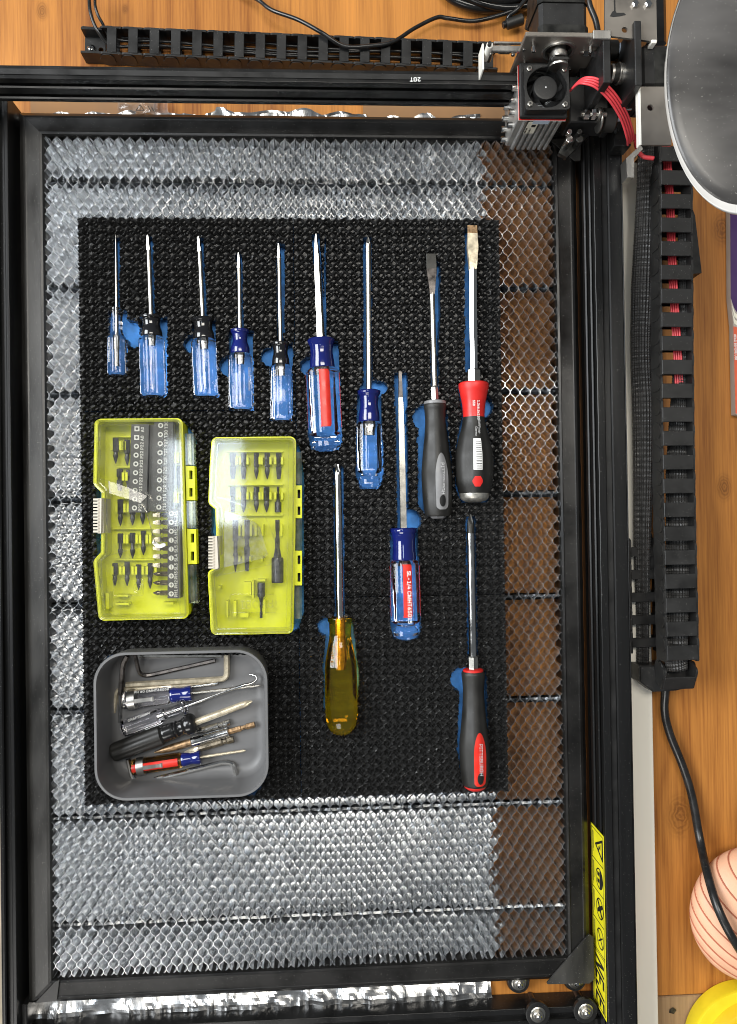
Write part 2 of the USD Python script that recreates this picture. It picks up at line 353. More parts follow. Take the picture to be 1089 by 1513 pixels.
# clear wedge of tape at the lower left corner
q = wpoly([(52, 1482), (80, 1452), (88, 1447), (84, 1478)], .026)
part('corner_plate', prism(q, .0256, .0266), 'rail_black', bed)
# wavy foil strips that make the cells, each a strip of its own
PIT, PER = .01056, .0156
nrib = int(round(BW / (PIT/2)))
bars_y = [BY0 - .0470 - i * .1083 for i in range(8)]
ny = int(BL / PER * 11)
ys = np.linspace(BY0 - .0008, BY0 - BL + .0008, ny)
for k in range(nrib + 1):
    xc = BX0 + .001 + k * (BW - .002) / nrib
    sg = 1 if k % 2 == 0 else -1
    ph = 2*np.pi*(ys - BY0)/PER
    jit = meshkit.noise(np.stack([ys*90, np.full(ny, k*.5), np.zeros(ny)], 1), 3) - .5
    jit2 = meshkit.noise(np.stack([ys*25, np.full(ny, k*.21), np.full(ny, 7.)], 1), 5) - .5
    sh = np.cos(ph + jit2*.9); sh = np.sign(sh)*np.abs(sh)**.72
    x = xc + sg * PIT*.238*(1+.16*jit)*sh + .0009*jit2
    near = np.min(np.abs(ys[:, None] - np.array(bars_y)[None]), axis=1)
    x = x + np.where(near < .005, .0011*jit*sg, 0)
    x = np.clip(x, BX0 - .0005, BX0 + BW + .0005)
    lean = .0006 * (meshkit.noise(np.stack([ys*70, np.full(ny, k*.7), np.full(ny, 3.)], 1), 9) - .5)
    t = .00014
    tx = np.gradient(x); ty = np.gradient(ys); L = np.hypot(tx, ty); nx, nyv = -ty/L*t, tx/L*t
    ztop = ZH + .0005 * (meshkit.noise(np.stack([ys*60, np.full(ny, k*.9), np.full(ny, 1.)], 1), 2) - .5)
    rows = [np.stack([x+lean-nx, ys-nyv, np.full(ny, .0035)], 1), np.stack([x-nx, ys-nyv, ztop], 1), np.stack([x+nx, ys+nyv, ztop], 1), np.stack([x+lean+nx, ys+nyv, np.full(ny, .0035)], 1)]
    V = np.vstack(rows); i = np.arange(ny - 1); F = []
    for r_ in range(3):
        a, b = r_*ny + i, (r_+1)*ny + i
        F += [np.stack([a, b, b+1], 1), np.stack([a, b+1, a+1], 1)]
    part('foil_strip', trimesh.Trimesh(V, np.vstack(F), process=False), 'honeycomb_foil', bed, smooth=40)
for y in bars_y:
    n = 200; xs = np.linspace(BX0, BX0 + BW, n)
    w = .0034 + .0010*(meshkit.noise(np.stack([xs*120, np.full(n, y*9), np.zeros(n)], 1), 4) - .5)
    zz = .0165 + .0022*(meshkit.noise(np.stack([xs*210, np.full(n, y*7), np.zeros(n)], 1), 8) - .5)
    V = np.vstack([np.stack([xs, y - w, zz - .003], 1), np.stack([xs, y - w*.2, zz], 1), np.stack([xs, y + w*.5, zz - .0012], 1), np.stack([xs, y + w, zz - .0045], 1)])
    i = np.arange(n - 1); F = []
    for r_ in range(3):
        a, b = r_*n + i, (r_+1)*n + i; F += [np.stack([a, a+1, b+1], 1), np.stack([a, b+1, b], 1)]
    part('cross_bar', trimesh.Trimesh(V, np.vstack(F), process=False), 'bar_metal', bed, smooth=False)

# ------------------------------------------------------------------ foil sheet under the bed
def foil():
    x0, x1 = P(45, 800)[0], P(716, 800)[0]; y0, y1 = P(400, 175)[1], P(300, 1511)[1]
    nx, ny = 260, 400
    X, Y = np.meshgrid(np.linspace(x0, x1, nx), np.linspace(y0, y1, ny))
    edge = np.clip((np.abs(Y - (y0+y1)/2) - (BL/2 + .016)) / .01, 0, 1)
    p = np.stack([X*34, Y*34, np.zeros_like(X)], -1)
    r1 = 1 - np.abs(2*meshkit.noise(p + 3, 1) - 1); r2 = 1 - np.abs(2*meshkit.noise(p*2.3 + 9, 2) - 1); r3 = meshkit.noise(p*.5, 3)
    Z = .0008 + .0007*r1 + .0004*r2 + edge*(.003*r1 + .0020*r2 + .002*r3 + .0022*(1 - np.abs(2*meshkit.noise(np.stack([X*120, Y*95, X*0], -1), 14) - 1)))
    # torn, uneven ends and right edge
    tear = (meshkit.noise(np.stack([X*55, np.zeros_like(X), np.zeros_like(X)], -1), 6) - .5)
    Y = Y + np.where(np.abs(Y - y0) < .004, tear*.010 + .0035*((X > P(320, 200)[0]) & (X < P(540, 200)[0])), 0) + np.where(np.abs(Y - y1) < .002, tear*.006, 0)
    X = X + np.where(X > x1 - .001, .004*(meshkit.noise(np.stack([Y*60, Y*0, Y*0], -1), 2) - .5), 0)
    V = np.stack([X, Y, Z], -1).reshape(-1, 3); i, j = np.meshgrid(np.arange(ny-1), np.arange(nx-1), indexing='ij'); a = (i*nx + j).ravel()
    F = np.vstack([np.stack([a, a+nx, a+nx+1], 1), np.stack([a, a+nx+1, a+1], 1)])
    return trimesh.Trimesh(V, F, process=False)
part('foil_sheet', foil(), 'kitchen_foil', None, smooth=False, cat='foil', label='crumpled aluminium foil sheet lying under the honeycomb bed')
q = wpoly([(46, 138), (228, 140), (230, 190), (47, 190)], .004)
part('cardboard_sheet', prism(q, .0045, .0065), 'cardboard', None, cat='cardboard', label='tan cardboard strip behind the bed at the upper left, left of the clear bag')
q = wpoly([(536, 140), (748, 140), (748, 200), (537, 200)], .004)
part('cardboard_sheet', prism(q, .0045, .0065), 'cardboard', None, cat='cardboard', label='tan cardboard strip behind the bed beside the laser head')
def crumple(px0, px1, py0, py1, z, amp, seed, n=26):
    a, b = P(px0, py0, z), P(px1, py1, z); X, Y = np.meshgrid(np.linspace(a[0], b[0], n), np.linspace(a[1], b[1], n))
    r1 = 1 - np.abs(2*meshkit.noise(np.stack([X*90, Y*90, X*0], -1), seed) - 1)
    V = np.stack([X + .004*(r1-.5), Y + .004*(meshkit.noise(np.stack([X*70, Y*70, X*0], -1), seed+1) - .5), z + amp*r1], -1).reshape(-1, 3)
    i, j = np.meshgrid(np.arange(n-1), np.arange(n-1), indexing='ij'); q = (i*n + j).ravel()
    return trimesh.Trimesh(V, np.vstack([np.stack([q, q+n, q+n+1], 1), np.stack([q, q+n+1, q+1], 1)]), process=False)
bag = thing('plastic_bag', 'crumpled clear plastic bag with black print sticking out behind the bed', 'plastic bag', P(205, 158, .007))
part('film', crumple(176, 250, 152, 172, .007, .006, 11), 'bag_clear', bag, smooth=False)
tz = .0145
w_ = prism(unary_union([LineString([tuple(P(x, y, tz)[:2]) for x, y in l]).buffer(.00035) for l in
     ([(201, 163), (207, 155), (213, 163), (201, 163)], [(207, 158), (207, 162)], [(219, 157), (223, 164)], [(224, 158), (227, 164)])]), tz, tz + .0002)
part('warning_print', w_, 'print_black', bag)
# ------------------------------------------------------------------ the foam tool insert
ZF, ZB = .045, .0295
CUT = []            # photo outlines of the cut-outs, filled here so that the tools lie in them
def c_poly(*pts): CUT.append(wpoly(pts, ZF))
def c_circ(x, y, r, sx=1.0):
    c = P(x, y, ZF); CUT.append(affinity.scale(Point(c[0], c[1]).buffer(r*mpp(ZF), 24), sx, 1))
def c_rect(x0, y0, x1, y1): c_poly((x0, y0), (x1, y0), (x1, y1), (x0, y1))
def c_line(x0, y0, x1, y1, w): 
    CUT.append(LineString([tuple(P(x0, y0, ZF)[:2]), tuple(P(x1, y1, ZF)[:2])]).buffer(w*mpp(ZF), cap_style='flat'))
# finger notches
for x, y, r in ((190, 486, 15), (198, 502, 11), (285, 507, 14), (340, 540, 16), (399, 526, 14), (425, 522, 9), (458, 541, 14), (548, 577, 17), (563, 572, 10), (606, 769, 17),
                (628, 617, 18), (713, 600, 17), (684, 1005, 18), (482, 927, 13), (243, 566, 5), (620, 650, 5)):
    c_circ(x, y, r)
# handles and shafts
c_line(172, 348, 172, 462, 3.5); c_rect(160, 458, 186, 554)
c_line(220, 348, 224, 470, 4.5); c_rect(207, 468, 246, 586)
c_line(295, 350, 301, 474, 4.5); c_poly((284, 472), (317, 472), (323, 587), (285, 587))
c_line(353, 374, 355, 490, 4.5); c_rect(338, 488, 374, 606)
c_line(413, 358, 414, 510, 4.5); c_line(418, 360, 418, 490, 2.5); c_rect(399, 506, 432, 621)
c_line(466, 345, 478, 506, 6); c_line(480, 350, 481, 500, 1.5); c_poly((459, 503), (500, 503), (506, 650), (500, 664), (460, 664), (454, 640))
c_line(543, 350, 544, 580, 6.5); c_poly((528, 578), (564, 578), (567, 705), (560, 722), (533, 722), (526, 700))
c_rect(583, 550, 603, 600); c_line(593, 595, 596, 785, 8.5); c_poly((577, 780), (617, 780), (622, 930), (618, 944), (582, 944), (577, 925))
c_line(643, 385, 643, 580, 6); c_rect(645, 386, 651, 470); c_line(648, 470, 648, 520, 1.5); c_poly((622, 597), (660, 597), (669, 700), (666, 755), (630, 762), (618, 745), (618, 650))
c_line(696, 336, 696, 550, 8.6); c_poly((676, 567), (722, 567), (716, 610), (731, 680), (722, 742), (683, 742), (672, 720), (674, 660), (684, 610))
c_line(500, 690, 502, 915, 7.5); c_poly((484, 913), (521, 913), (531, 1000), (527, 1060), (512, 1083), (494, 1082), (478, 1050), (477, 980))
c_line(696, 763, 699, 970, 7.5); c_poly((682, 992), (719, 992), (723, 1110), (719, 1164), (685, 1164), (676, 1110), (678, 1050))
# bit cases and tray
c_poly((140, 622), (268, 620), (277, 628), (289, 650), (290, 880), (283, 905), (272, 914), (146, 916), (142, 800), (141, 700))
c_poly((322, 645), (432, 644), (443, 660), (449, 700), (449, 905), (441, 930), (430, 936), (318, 938), (311, 900), (313, 840), (311, 740))
c_poly((160, 968), (380, 968), (392, 990), (394, 1150), (375, 1176), (165, 1176), (146, 1150), (146, 990))
CUTS = unary_union([c.buffer(0) for c in CUT])
foam = thing('foam_insert', 'black textured foam tool insert with blue lining in its cut-outs', 'foam insert', P(434, 745, ZB))
fx0, fx1 = P(119, 750, ZF)[0], P(745, 750, ZF)[0]; fy0, fy1 = P(434, 321, ZF)[1], P(434, 1181, ZF)[1]
part('blue_lining', bbox(fx0 + .001, fx1 - .001, fy1 + .001, fy0 - .001, .0225, ZB), 'foam_blue', foam)
def ridge(d, w): return np.clip(1 - np.abs(d) / w, 0, 1)
def foam_height(x, y):
    p = 13.1 * mpp(ZF); n1 = meshkit.noise(np.stack([x*140, y*140, x*0], -1), 21) - .5; n2 = meshkit.noise(np.stack([x*140, y*140, x*0+5], -1), 22) - .5
    n3 = meshkit.noise(np.stack([x*620, y*620, x*0], -1), 23) - .5
    u, v = x/p + .26*n1, y/p + .26*n2
    tau = 2*np.pi
    def near(a): return a - np.round(a)
    r1 = ridge(near(v - .13*np.sin(tau*u)), .13)
    r2 = .78*ridge(near(v - .5 - .19*np.sin(tau*u + 1.9)), .10)
    r3 = .88*ridge(near(u - .22*np.sin(tau*v + .6)), .10)
    r4 = .70*ridge(near(u - .5 + .17*np.sin(2*tau*v)), .08)
    r5 = 1.02*np.clip(1 - np.hypot(near(u - .05 - .5*near(v)), near(v)*.60)/.15, 0, 1)
    h = np.maximum.reduce([r1, r2, r3, r4, r5])
    return -.0048 + .0050*np.sqrt(np.clip(h, 0, 1.3)) + .0007*n3*(h > 0)
def foam_tile(x0, x1, y0, y1):
    d = .00088; nx, ny = int((x1-x0)/d) + 1, int((y1-y0)/d) + 1
    X, Y = np.meshgrid(np.linspace(x0, x1, nx), np.linspace(y0, y1, ny))
    wob = .0009*(meshkit.noise(np.stack([X*300, Y*300, X*0], -1), 31) - .5)
    cx = (X[:-1, :-1] + X[1:, 1:])/2; cy = (Y[:-1, :-1] + Y[1:, 1:])/2
    keep = ~contains_xy(CUTS, cx + wob[:-1, :-1], cy)
    Z = ZF + foam_height(X, Y)
    V = np.stack([X, Y, Z], -1).reshape(-1, 3); id_ = np.arange(nx*ny).reshape(ny, nx)
    a, b, c, e = id_[:-1, :-1], id_[:-1, 1:], id_[1:, 1:], id_[1:, :-1]
    F = [np.stack([a[keep], b[keep], c[keep]], 1), np.stack([a[keep], c[keep], e[keep]], 1)]
    # walls down to the lining round every border cell
    kp = np.pad(keep, 1); low = V.copy(); low[:, 2] = ZB - .0005; n = len(V)
    for (p, q, nb) in ((a, b, kp[:-2, 1:-1]), (b, c, kp[1:-1, 2:]), (c, e, kp[2:, 1:-1]), (e, a, kp[1:-1, :-2])):
        s = keep & ~nb; F += [np.stack([p[s], p[s] + n, q[s] + n], 1), np.stack([p[s], q[s] + n, q[s]], 1)]
    m = trimesh.Trimesh(np.vstack([V, low]), np.vstack(F), process=False); m.remove_unreferenced_vertices(); return m
xm = P(438, 700, ZF)[0]; ym1, ym2 = P(438, 605, ZF)[1], P(438, 884.5, ZF)[1]; g = .00035
for (xa, xb) in ((fx0, xm - g), (xm + g, fx1)):
    for (ya, yb) in ((ym1 + g, fy0), (ym2 + g, ym1 - g), (fy1, ym2 - g)):
        part('foam_tile', foam_tile(xa, xb, ya, yb), 'foam_black', foam, smooth=50)
# ------------------------------------------------------------------ screwdrivers in the foam
UP = np.array([0, 0, 1.0])
class Ax:
    """the axis of a tool: from the photo pixel of its butt to the one of its tip, at height z; t and r in photo pixels"""
    def __init__(s, butt, tip, z, ztip=None):
        s.p0 = P(*butt, z); s.p1 = P(*tip, z if ztip is None else ztip); s.a, s.s, s.u = basis(s.p1 - s.p0)
        s.L = np.linalg.norm(s.p1 - s.p0); s.px = math.dist(butt, tip); s.k = s.L / s.px
    def at(s, t): return s.p0 + s.a * t * s.k
    def st(s, stations): return [(x[0]*s.k, x[1]*s.k) + tuple(x[2:]) for x in stations]
    def loft(s, stations, n=32, shape=None, **kw): return loft(s.p0, s.a, s.st(stations), n, shape, **kw)
def dense(st, k=5):
    """stations smoothed by interpolation"""
    st = np.array([tuple(x) + (0,)*(3 - len(x)) for x in st], float); from scipy.interpolate import PchipInterpolator
    t = np.unique(np.concatenate([np.linspace(a, b, k + 1) for a, b in zip(st[:-1, 0], st[1:, 0])]))
    return np.stack([t] + [PchipInterpolator(st[:, 0], st[:, c])(t) for c in (1, 2)], 1)
def flute8(th, k): return 1 - .62*k * (.5 + .5*np.cos(6*(th - np.pi/2) + np.pi))**2.2
def flute6(th, k): return 1 - k * (.5 + .5*np.cos(6*(th - np.pi/2) + np.pi))**2
def hexs(th, k): 
    q = (th % (np.pi/3)) - np.pi/6; return 1 + k*(math.cos(np.pi/6)/np.cos(q) - 1)
def cross4(th, k): return 1 - k * np.abs(np.cos(2*(th - np.pi/2)))**.8*np.where(np.cos(4*(th - np.pi/2)) < 0, 0, 1)
def blade(ax, sts, flat=None):
    """tapered blade: stations (t, half width, half thickness), seen from its broad side unless flat is given (radians)"""
    c, s_ = (1, 0) if flat is None else (math.cos(flat), math.sin(flat))
    V = []
    for t, w, h in sts:
        o = ax.at(t); W = (ax.s*c + ax.u*s_)*w*ax.k; H = (ax.u*c - ax.s*s_)*h*ax.k
        V += [o + W*.92 + H, o - W*.92 + H, o - W + H*.6, o - W - H*.6, o - W*.92 - H, o + W*.92 - H, o + W - H*.6, o + W + H*.6]
    F, n = [], 8
    for i in range(len(sts) - 1):
        for j in range(n):
            k = (j+1) % n; q = i*n; F += [(q+j, q+k, q+n+k), (q+j, q+n+k, q+n+j)]
    e = (len(sts)-1)*n
    for j in range(1, n-1): F += [(0, j+1, j), (e, e+j, e+j+1)]
    m = trimesh.Trimesh(np.array(V), F, process=False)
    if m.volume < 0: m.invert()
    return m
def patch(ax, st, th_of_t, off=.0003, m=9, t0=None, t1=None, shape=None, n=24):
    """thin piece lying on the body of the given stations: th_of_t(f) gives its two border angles at fraction f of its length"""
    st = np.array([tuple(x) + (0,)*(3 - len(x)) for x in st], float); fs = np.linspace(0, 1, n); V = []
    for lay in (off, -.0004):
        for f in fs:
            t = t0 + (t1 - t0)*f; r = np.interp(t, st[:, 0], st[:, 1])*ax.k; k = np.interp(t, st[:, 0], st[:, 2]); a0, a1 = th_of_t(f)
            for th in np.linspace(a0, a1, m):
                rr = r*(shape(np.array([th]), k)[0] if shape else 1) + lay
                V.append(ax.at(t) + ax.s*rr*math.cos(th) + ax.u*rr*math.sin(th))
    V = np.array(V); F = []; nn = n*m
    for i in range(n-1):
        for j in range(m-1):
            q = i*m+j; F += [(q, q+1, q+m+1), (q, q+m+1, q+m), (nn+q, nn+q+m+1, nn+q+1), (nn+q, nn+q+m, nn+q+m+1)]
    rim = [i*m for i in range(n)] + [(n-1)*m+j for j in range(1, m)] + [i*m+m-1 for i in range(n-2, -1, -1)] + [j for j in range(m-2, 0, -1)]
    for a, b in zip(rim, rim[1:] + rim[:1]): F += [(a, b, nn+b), (a, nn+b, nn+a)]
    t = trimesh.Trimesh(V, F, process=False)
    if t.volume < 0: t.invert()
    return t
def print_on(ax, t, th, r, text, h, mat, parent, down=True, bold=False, name='lettering'):
    n = ax.s*math.cos(th) + ax.u*math.sin(th); al = -ax.a if down else ax.a
    O = ax.at(t) + n*(r*ax.k + .00025)
    m = lettering(text, h*ax.k, O, al, np.cross(n, al), .0003, bold); part(name, m, mat, parent, smooth=False)
def shaft(ax, t0, t1, r, hexed=False):
    return ax.loft([(t0, r, 1), (t1, r, 1)], 6 if hexed else 20, None, roll=np.pi/6 if hexed else 0)
def craftsman(label, butt, tip, z, hw, ytop, ycol, collar, sr, tang, tipkind, ball=None, group=None, red=False, text=None, cr=(17, 13, 16), textside=-1):
    """clear fluted handle with a collar; y values are photo rows"""
    d = thing('screwdriver', label, 'screwdriver', P(*butt, ZB), group)
    ax = Ax(butt, tip, z); T = lambda y: (butt[1] - y)
    b0 = T(ball) if ball else 0
    H = T(ytop)
    st = []
    if ball:
        br = hw*.82
        st += [(0, br*.45), (b0*.10, br*.75), (b0*.32, br), (b0*.62, br*.98), (b0*.88, br*.78), (b0, br*.74), (b0+1.5, hw*.80, .04), (b0+4, hw*.97, .10)]
    else: st += [(0, hw*.80), (1.2, hw*.90), (3, hw*.97, .05), (6, hw, .10)]
    st += [(b0+9, hw, .11), ((b0+H)/2, hw, .11), (H-5, hw, .11), (H-2, hw*.93, .08), (H, hw*.82, .02)]
    if collar is None:       # neck of the same clear plastic
        C = T(ycol); st = st[:-1] + [(H, hw*.80, 0), (H+6, hw*.62, 0), ((H+C)/2+4, hw*.60), (C-6, hw*.66), (C-3, hw*.74), (C, hw*.72)]
    hd = part('handle', ax.loft(dense(st, 2) if False else st, 64, flute8, roll=np.pi/64), 'acetate', d, smooth=25)
    if collar:
        C = T(ycol); r0, r1, r2 = cr
        cs = dense([(H+.3, r2*.97), (H+2, r2), (H+(C-H)*.25, r2*.97), (H+(C-H)*.55, r1), (H+(C-H)*.78, r1*1.06), (C-3, r0), (C-1, r0*.99), (C, r0*.9)], 4)
        cs[:, 1] *= 1 + .02*np.sin(cs[:, 0]*2.2)*(cs[:, 0] > H+(C-H)*.7)
        part('collar', ax.loft(cs, 40), collar, d, smooth=40)
    C = T(ycol); Lp = ax.px
    # the blade's tang inside the clear handle
    part('tang', ax.loft([(H-tang, sr*1.15), (H-tang*.45, sr*1.2), (H-tang*.45+.3, sr*1.6), (H-1, sr*1.6)], 6), 'steel', d, smooth=False)
    if tipkind == 'pick':
        part('shaft', ax.loft([(H-4, sr), (C+60, sr*.9), (Lp-35, sr*.75), (Lp-12, sr*.5), (Lp, .3)], 16), 'steel', d)
    elif tipkind == 'phillips':
        part('shaft', ax.loft([(H-2, sr), (Lp-14, sr)], 20), 'steel', d)
        part('tip', ax.loft([(Lp-14, sr), (Lp-11, sr, .0), (Lp-9, sr*.95, .3), (Lp-3, sr*.55, .5), (Lp, sr*.25, .3)], 32, cross4), 'steel', d, smooth=False)
    elif tipkind == 'square':
        part('shaft', blade(ax, [(H-2, sr, sr), (C+2, sr, sr), (C+110, sr*.95, sr*.95), (C+150, sr*.9, sr*.9), (Lp-38, sr*.72, sr*.8)], None), 'steel', d, smooth=False)
        part('tip', blade(ax, [(Lp-38, sr*.72, sr*.8), (Lp-14, sr*.55, sr*1.1), (Lp, sr*.5, sr*1.15)]), 'dark_steel', d, smooth=False)
    elif tipkind == 'wedge':
        part('shaft', blade(ax, [(H-2, sr, sr*.8), (C, sr, sr*.8), (C+(Lp-C)*.5, sr*.9, sr*.7), (C+(Lp-C)*.8, sr*.75, sr*.5), (Lp-14, sr*.45, sr*.35), (Lp, sr*.2, sr*.3)], .5), 'steel', d, smooth=False)
    else:
        part('shaft', ax.loft([(H-2, sr), (Lp-22, sr)], 20), 'steel', d)
        part('tip', blade(ax, [(Lp-22, sr*.90, sr*.90), (Lp-8, sr*.55, sr*.80), (Lp, sr*.28, sr*.75)], .25), 'steel', d, smooth=False)
    if red:
        a0 = np.pi/2 + .02
        for q, w in ((0, .43),):
            part('red_strip', patch(ax, st, lambda f: (a0 - w - .0, a0 + w - .25) if .02 < f < .98 else (a0 - w*.8, a0 + w*.5), .0004, 7, b0+12, H-5, flute8), 'red_strip', d)
        for sg in (-1, 1):
            part('red_strip', patch(ax, st, lambda f: (a0 + sg*1.45 - .10, a0 + sg*1.45 + .12), .0003, 5, b0+12, H-8, flute8), 'red_strip', d)
    if text:
        txt, th, tt, h, m = text; print_on(ax, T(tt), th, hw, txt, h, m, d)
    return d, ax
GR = 'screwdrivers lying in the foam insert'
HP = np.pi/2
craftsman('small clear pick with a needle shaft, at the left end of the row', (173, 555), (171, 346), .043, 14, 497, 456, None, 2.1, 45, 'pick', group=GR, text=('CRAFTSMAN', HP+.72, 501, 4.2, 'print_white'))
craftsman('clear screwdriver with black collar touching the same notch as the small pick', (227, 586), (219, 348), .043, 19, 498, 467, 'black_collar', 3.3, 14, 'slot', group=GR, cr=(17, 13, 16))
craftsman('clear screwdriver with black collar, between the second notch and the short blue one', (305, 587), (294, 350), .043, 19, 502, 470, 'black_collar', 3.2, 15, 'slot', group=GR, cr=(16.5, 13, 16))
craftsman('short clear screwdriver with dark blue collar, shortest blade of the row', (356, 606), (353, 374), .043, 18, 523, 487, 'blue_collar', 3.0, 16, 'slot', group=GR, cr=(13.5, 10.5, 14), text=('CRAFTSMAN', HP-.75, 545, 4, 'print_grey'))
craftsman('slim clear screwdriver with black collar and white lettering beside the red striped one', (416, 622), (412, 360), .043, 16.5, 540, 506, 'black_collar', 3.0, 16, 'slot', group=GR, cr=(13.5, 10.5, 13), text=('T20 CMHT65036', HP+.62, 549, 4, 'print_white'))
craftsman('thick clear screwdriver with wide red stripe, blue collar and wedge blade', (482, 667), (467, 346), .0455, 25.5, 545, 501, 'blue_collar', 4.8, 10, 'wedge', ball=645, group=GR, red=True, cr=(20, 16.5, 18.5))
craftsman('clear screwdriver with blue collar and a long plain round blade', (546, 722), (544, 350), .044, 19.5, 624, 577, 'blue_collar', 4.0, 20, 'phillips', ball=700, group=GR, cr=(17, 13, 15.5), text=('CRAFTSMAN', HP+.75, 637, 5, 'print_grey'))
d8, a8 = craftsman('clear screwdriver with red lettered stripe and a square white-shining blade', (600, 945), (591, 550), .045, 22.5, 828, 780, 'blue_collar', 4.7, 8, 'square', ball=922, group=GR, red=True, cr=(19.5, 16.5, 17.5))
print_on(a8, 945-842, HP-.06, 22.6, 'SL-1/4 CMHT65015', 5.6, 'print_white', d8, bold=True)

def grip(label, butt, tip, z, hs, mat='black_rubber'):
    d = thing('screwdriver', label, 'screwdriver', P(*butt, ZB), GR); ax = Ax(butt, tip, z)
    st = dense(hs, 5); part('grip', ax.loft(st, 48, flute6), mat, d, smooth=40); return d, ax, st
def ellipse_w(w): return lambda f: (HP - .02 - w*math.sqrt(max(1 - abs(2*min(f/1.0, 1) - 1)**6, .02)), HP - .02 + w*math.sqrt(max(1 - abs(2*min(f, 1) - 1)**6, .02)))
def inlay(d, ax, st, t0, t1, w, mat, text, tt, h, hole):
    part('inlay', patch(ax, st, lambda f: (HP - .22 - w*min(1, math.sqrt(max(1 - ((f-.55)/.45)**2, .01)) if f > .55 else 1)*(math.sqrt(max(1 - ((.07-f)/.08)**2, .03)) if f < .07 else 1),
                                        HP - .22 + w*min(1, math.sqrt(max(1 - ((f-.55)/.45)**2, .01)) if f > .55 else 1)*(math.sqrt(max(1 - ((.07-f)/.08)**2, .03)) if f < .07 else 1)), .0006, 9, t0, t1, flute6, 40), mat, d)
    part('hole_shade', patch(ax, st, lambda f: (HP - .22 - hole[2]*math.sqrt(max(1 - (2*f-1)**2, .01)), HP - .22 + hole[2]*math.sqrt(max(1 - (2*f-1)**2, .01))), .0010, 7, hole[0], hole[1], flute6, 16), 'print_black', d)  # the hole's darkness, put on as a raised black patch; nothing is cut
    rr = np.interp(tt, st[:, 0], st[:, 1]); print_on(ax, tt, HP - .13, rr + .7, text, h, 'print_grey', d)
# black grip with the grey inlay
d, ax, st = grip('black rubber screwdriver with grey oval inlay and a flared dark tip', (647, 763), (637, 378), .046,
    [(0, 17), (3, 19, .03), (25, 22, .06), (58, 23, .06), (95, 20, .05), (120, 17, .05), (142, 15.5, .04), (155, 16, .04), (162, 17, .03), (166, 16, 0)])
part('collar', ax.loft([(165, 16), (167, 16.5), (169.5, 16), (171, 13)], 36), 'inlay_grey', d)
part('bolster', ax.loft([(170, 5.5), (190, 5.5), (193, 4.4)], 6, roll=np.pi/6), 'steel', d, smooth=False)
part('shaft', ax.loft([(190, 4.2), (330, 4.0)], 20), 'steel', d)
part('blade', blade(ax, [(328, 4.0, 4.0), (340, 5.0, 3.6), (358, 7.4, 2.4), (366, 7.7, 1.7)]), 'dark_steel', d, smooth=False)
part('tip', blade(ax, [(366, 7.7, 1.7), (373, 7.8, 1.6), (388, 7.4, 1.0)]), 'black_steel', d, smooth=False, label='blackened tip')
part('end_cap', ax.loft([(-3, 9), (-1, 12), (1.5, 13)], 7), 'inlay_grey', d, smooth=False)
inlay(d, ax, st, 10, 92, .44, 'inlay_grey', 'PITTSBURGH', 78, 5.2, (14, 31, .22))
# big black and red one
d, ax, st = grip('big black and red screwdriver with silver cap and long six-sided blade', (701, 742), (698, 333), .048,
    [(13, 22), (16, 23.5, .03), (35, 28, .06), (62, 29, .08), (90, 24, .07), (115, 17.5, .04), (125, 16, 0)])
part('end_cap', ax.loft(dense([(0, 9), (2, 16), (7, 21), (13.5, 22)], 4), 36), 'silver_cap', d)
cs = dense([(125, 15.8), (140, 16.5), (160, 20), (170, 22), (174, 22), (176, 20)], 4)
part('red_collar', ax.loft(cs, 40), 'red_plastic', d)
part('bolster', ax.loft([(174, 10.3), (194, 10.3), (196, 8.5)], 6, roll=np.pi/6), 'steel', d, smooth=False)
part('shaft', ax.loft([(194, 6.3), (345, 6.1)], 6, roll=np.pi/6), 'chrome', d, smooth=False)
part('blade', blade(ax, [(343, 5.6, 5.2), (358, 6.8, 4.6), (376, 8.6, 3.4), (397, 7.6, 2.0)]), 'brass_steel', d, smooth=False, label='rust-flecked flared blade')
part('tip', blade(ax, [(397, 7.6, 2.0), (409, 7.2, 1.0)]), 'rusty_steel', d, smooth=False)
lab = lambda f: (HP - .02 - .22, HP - .02 + .24)
part('barcode_label', patch(ax, st, lab, .0004, 7, 46, 92, flute6, 20), 'print_white', d)
for i, (f0, w) in enumerate(((47.5, .5), (49.5, .8), (52, .4), (54, 1.2), (57, .5), (59, .9), (62, .4), (64, 1.0), (67, .7), (69.5, .4), (72, 1.1), (75, .5), (77.5, .9), (81, .4), (83.5, .8), (86.5, .5))):
    part('barcode_bar', patch(ax, st, lambda f: (HP - .20, HP + .08), .0007, 4, f0, f0 + w, flute6, 2), 'print_black', d)
part('emblem', patch(ax, st, lambda f: (HP - .28*min(1, .5 + 1.2*min(f, 1-f)), HP + .28*min(1, .5 + 1.2*min(f, 1-f))), .0005, 7, 22, 37, flute6, 9), 'red_plastic', d)
print_on(ax, 126-8+30, HP - .1, 18.2, '1.2x6.5x150', 3.4, 'print_white', d, bold=True); print_on(ax, 148, HP + .25, 18.2, '530', 3.2, 'print_white', d, bold=True)
for i, (tx, th) in enumerate((('SoftFinish', HP - .12), ('Germany', HP + .1))): print_on(ax, 119 - i*10, th, 19.5 - 0*i + (2.2 if i else 1), tx, 3.2, 'print_grey', d)
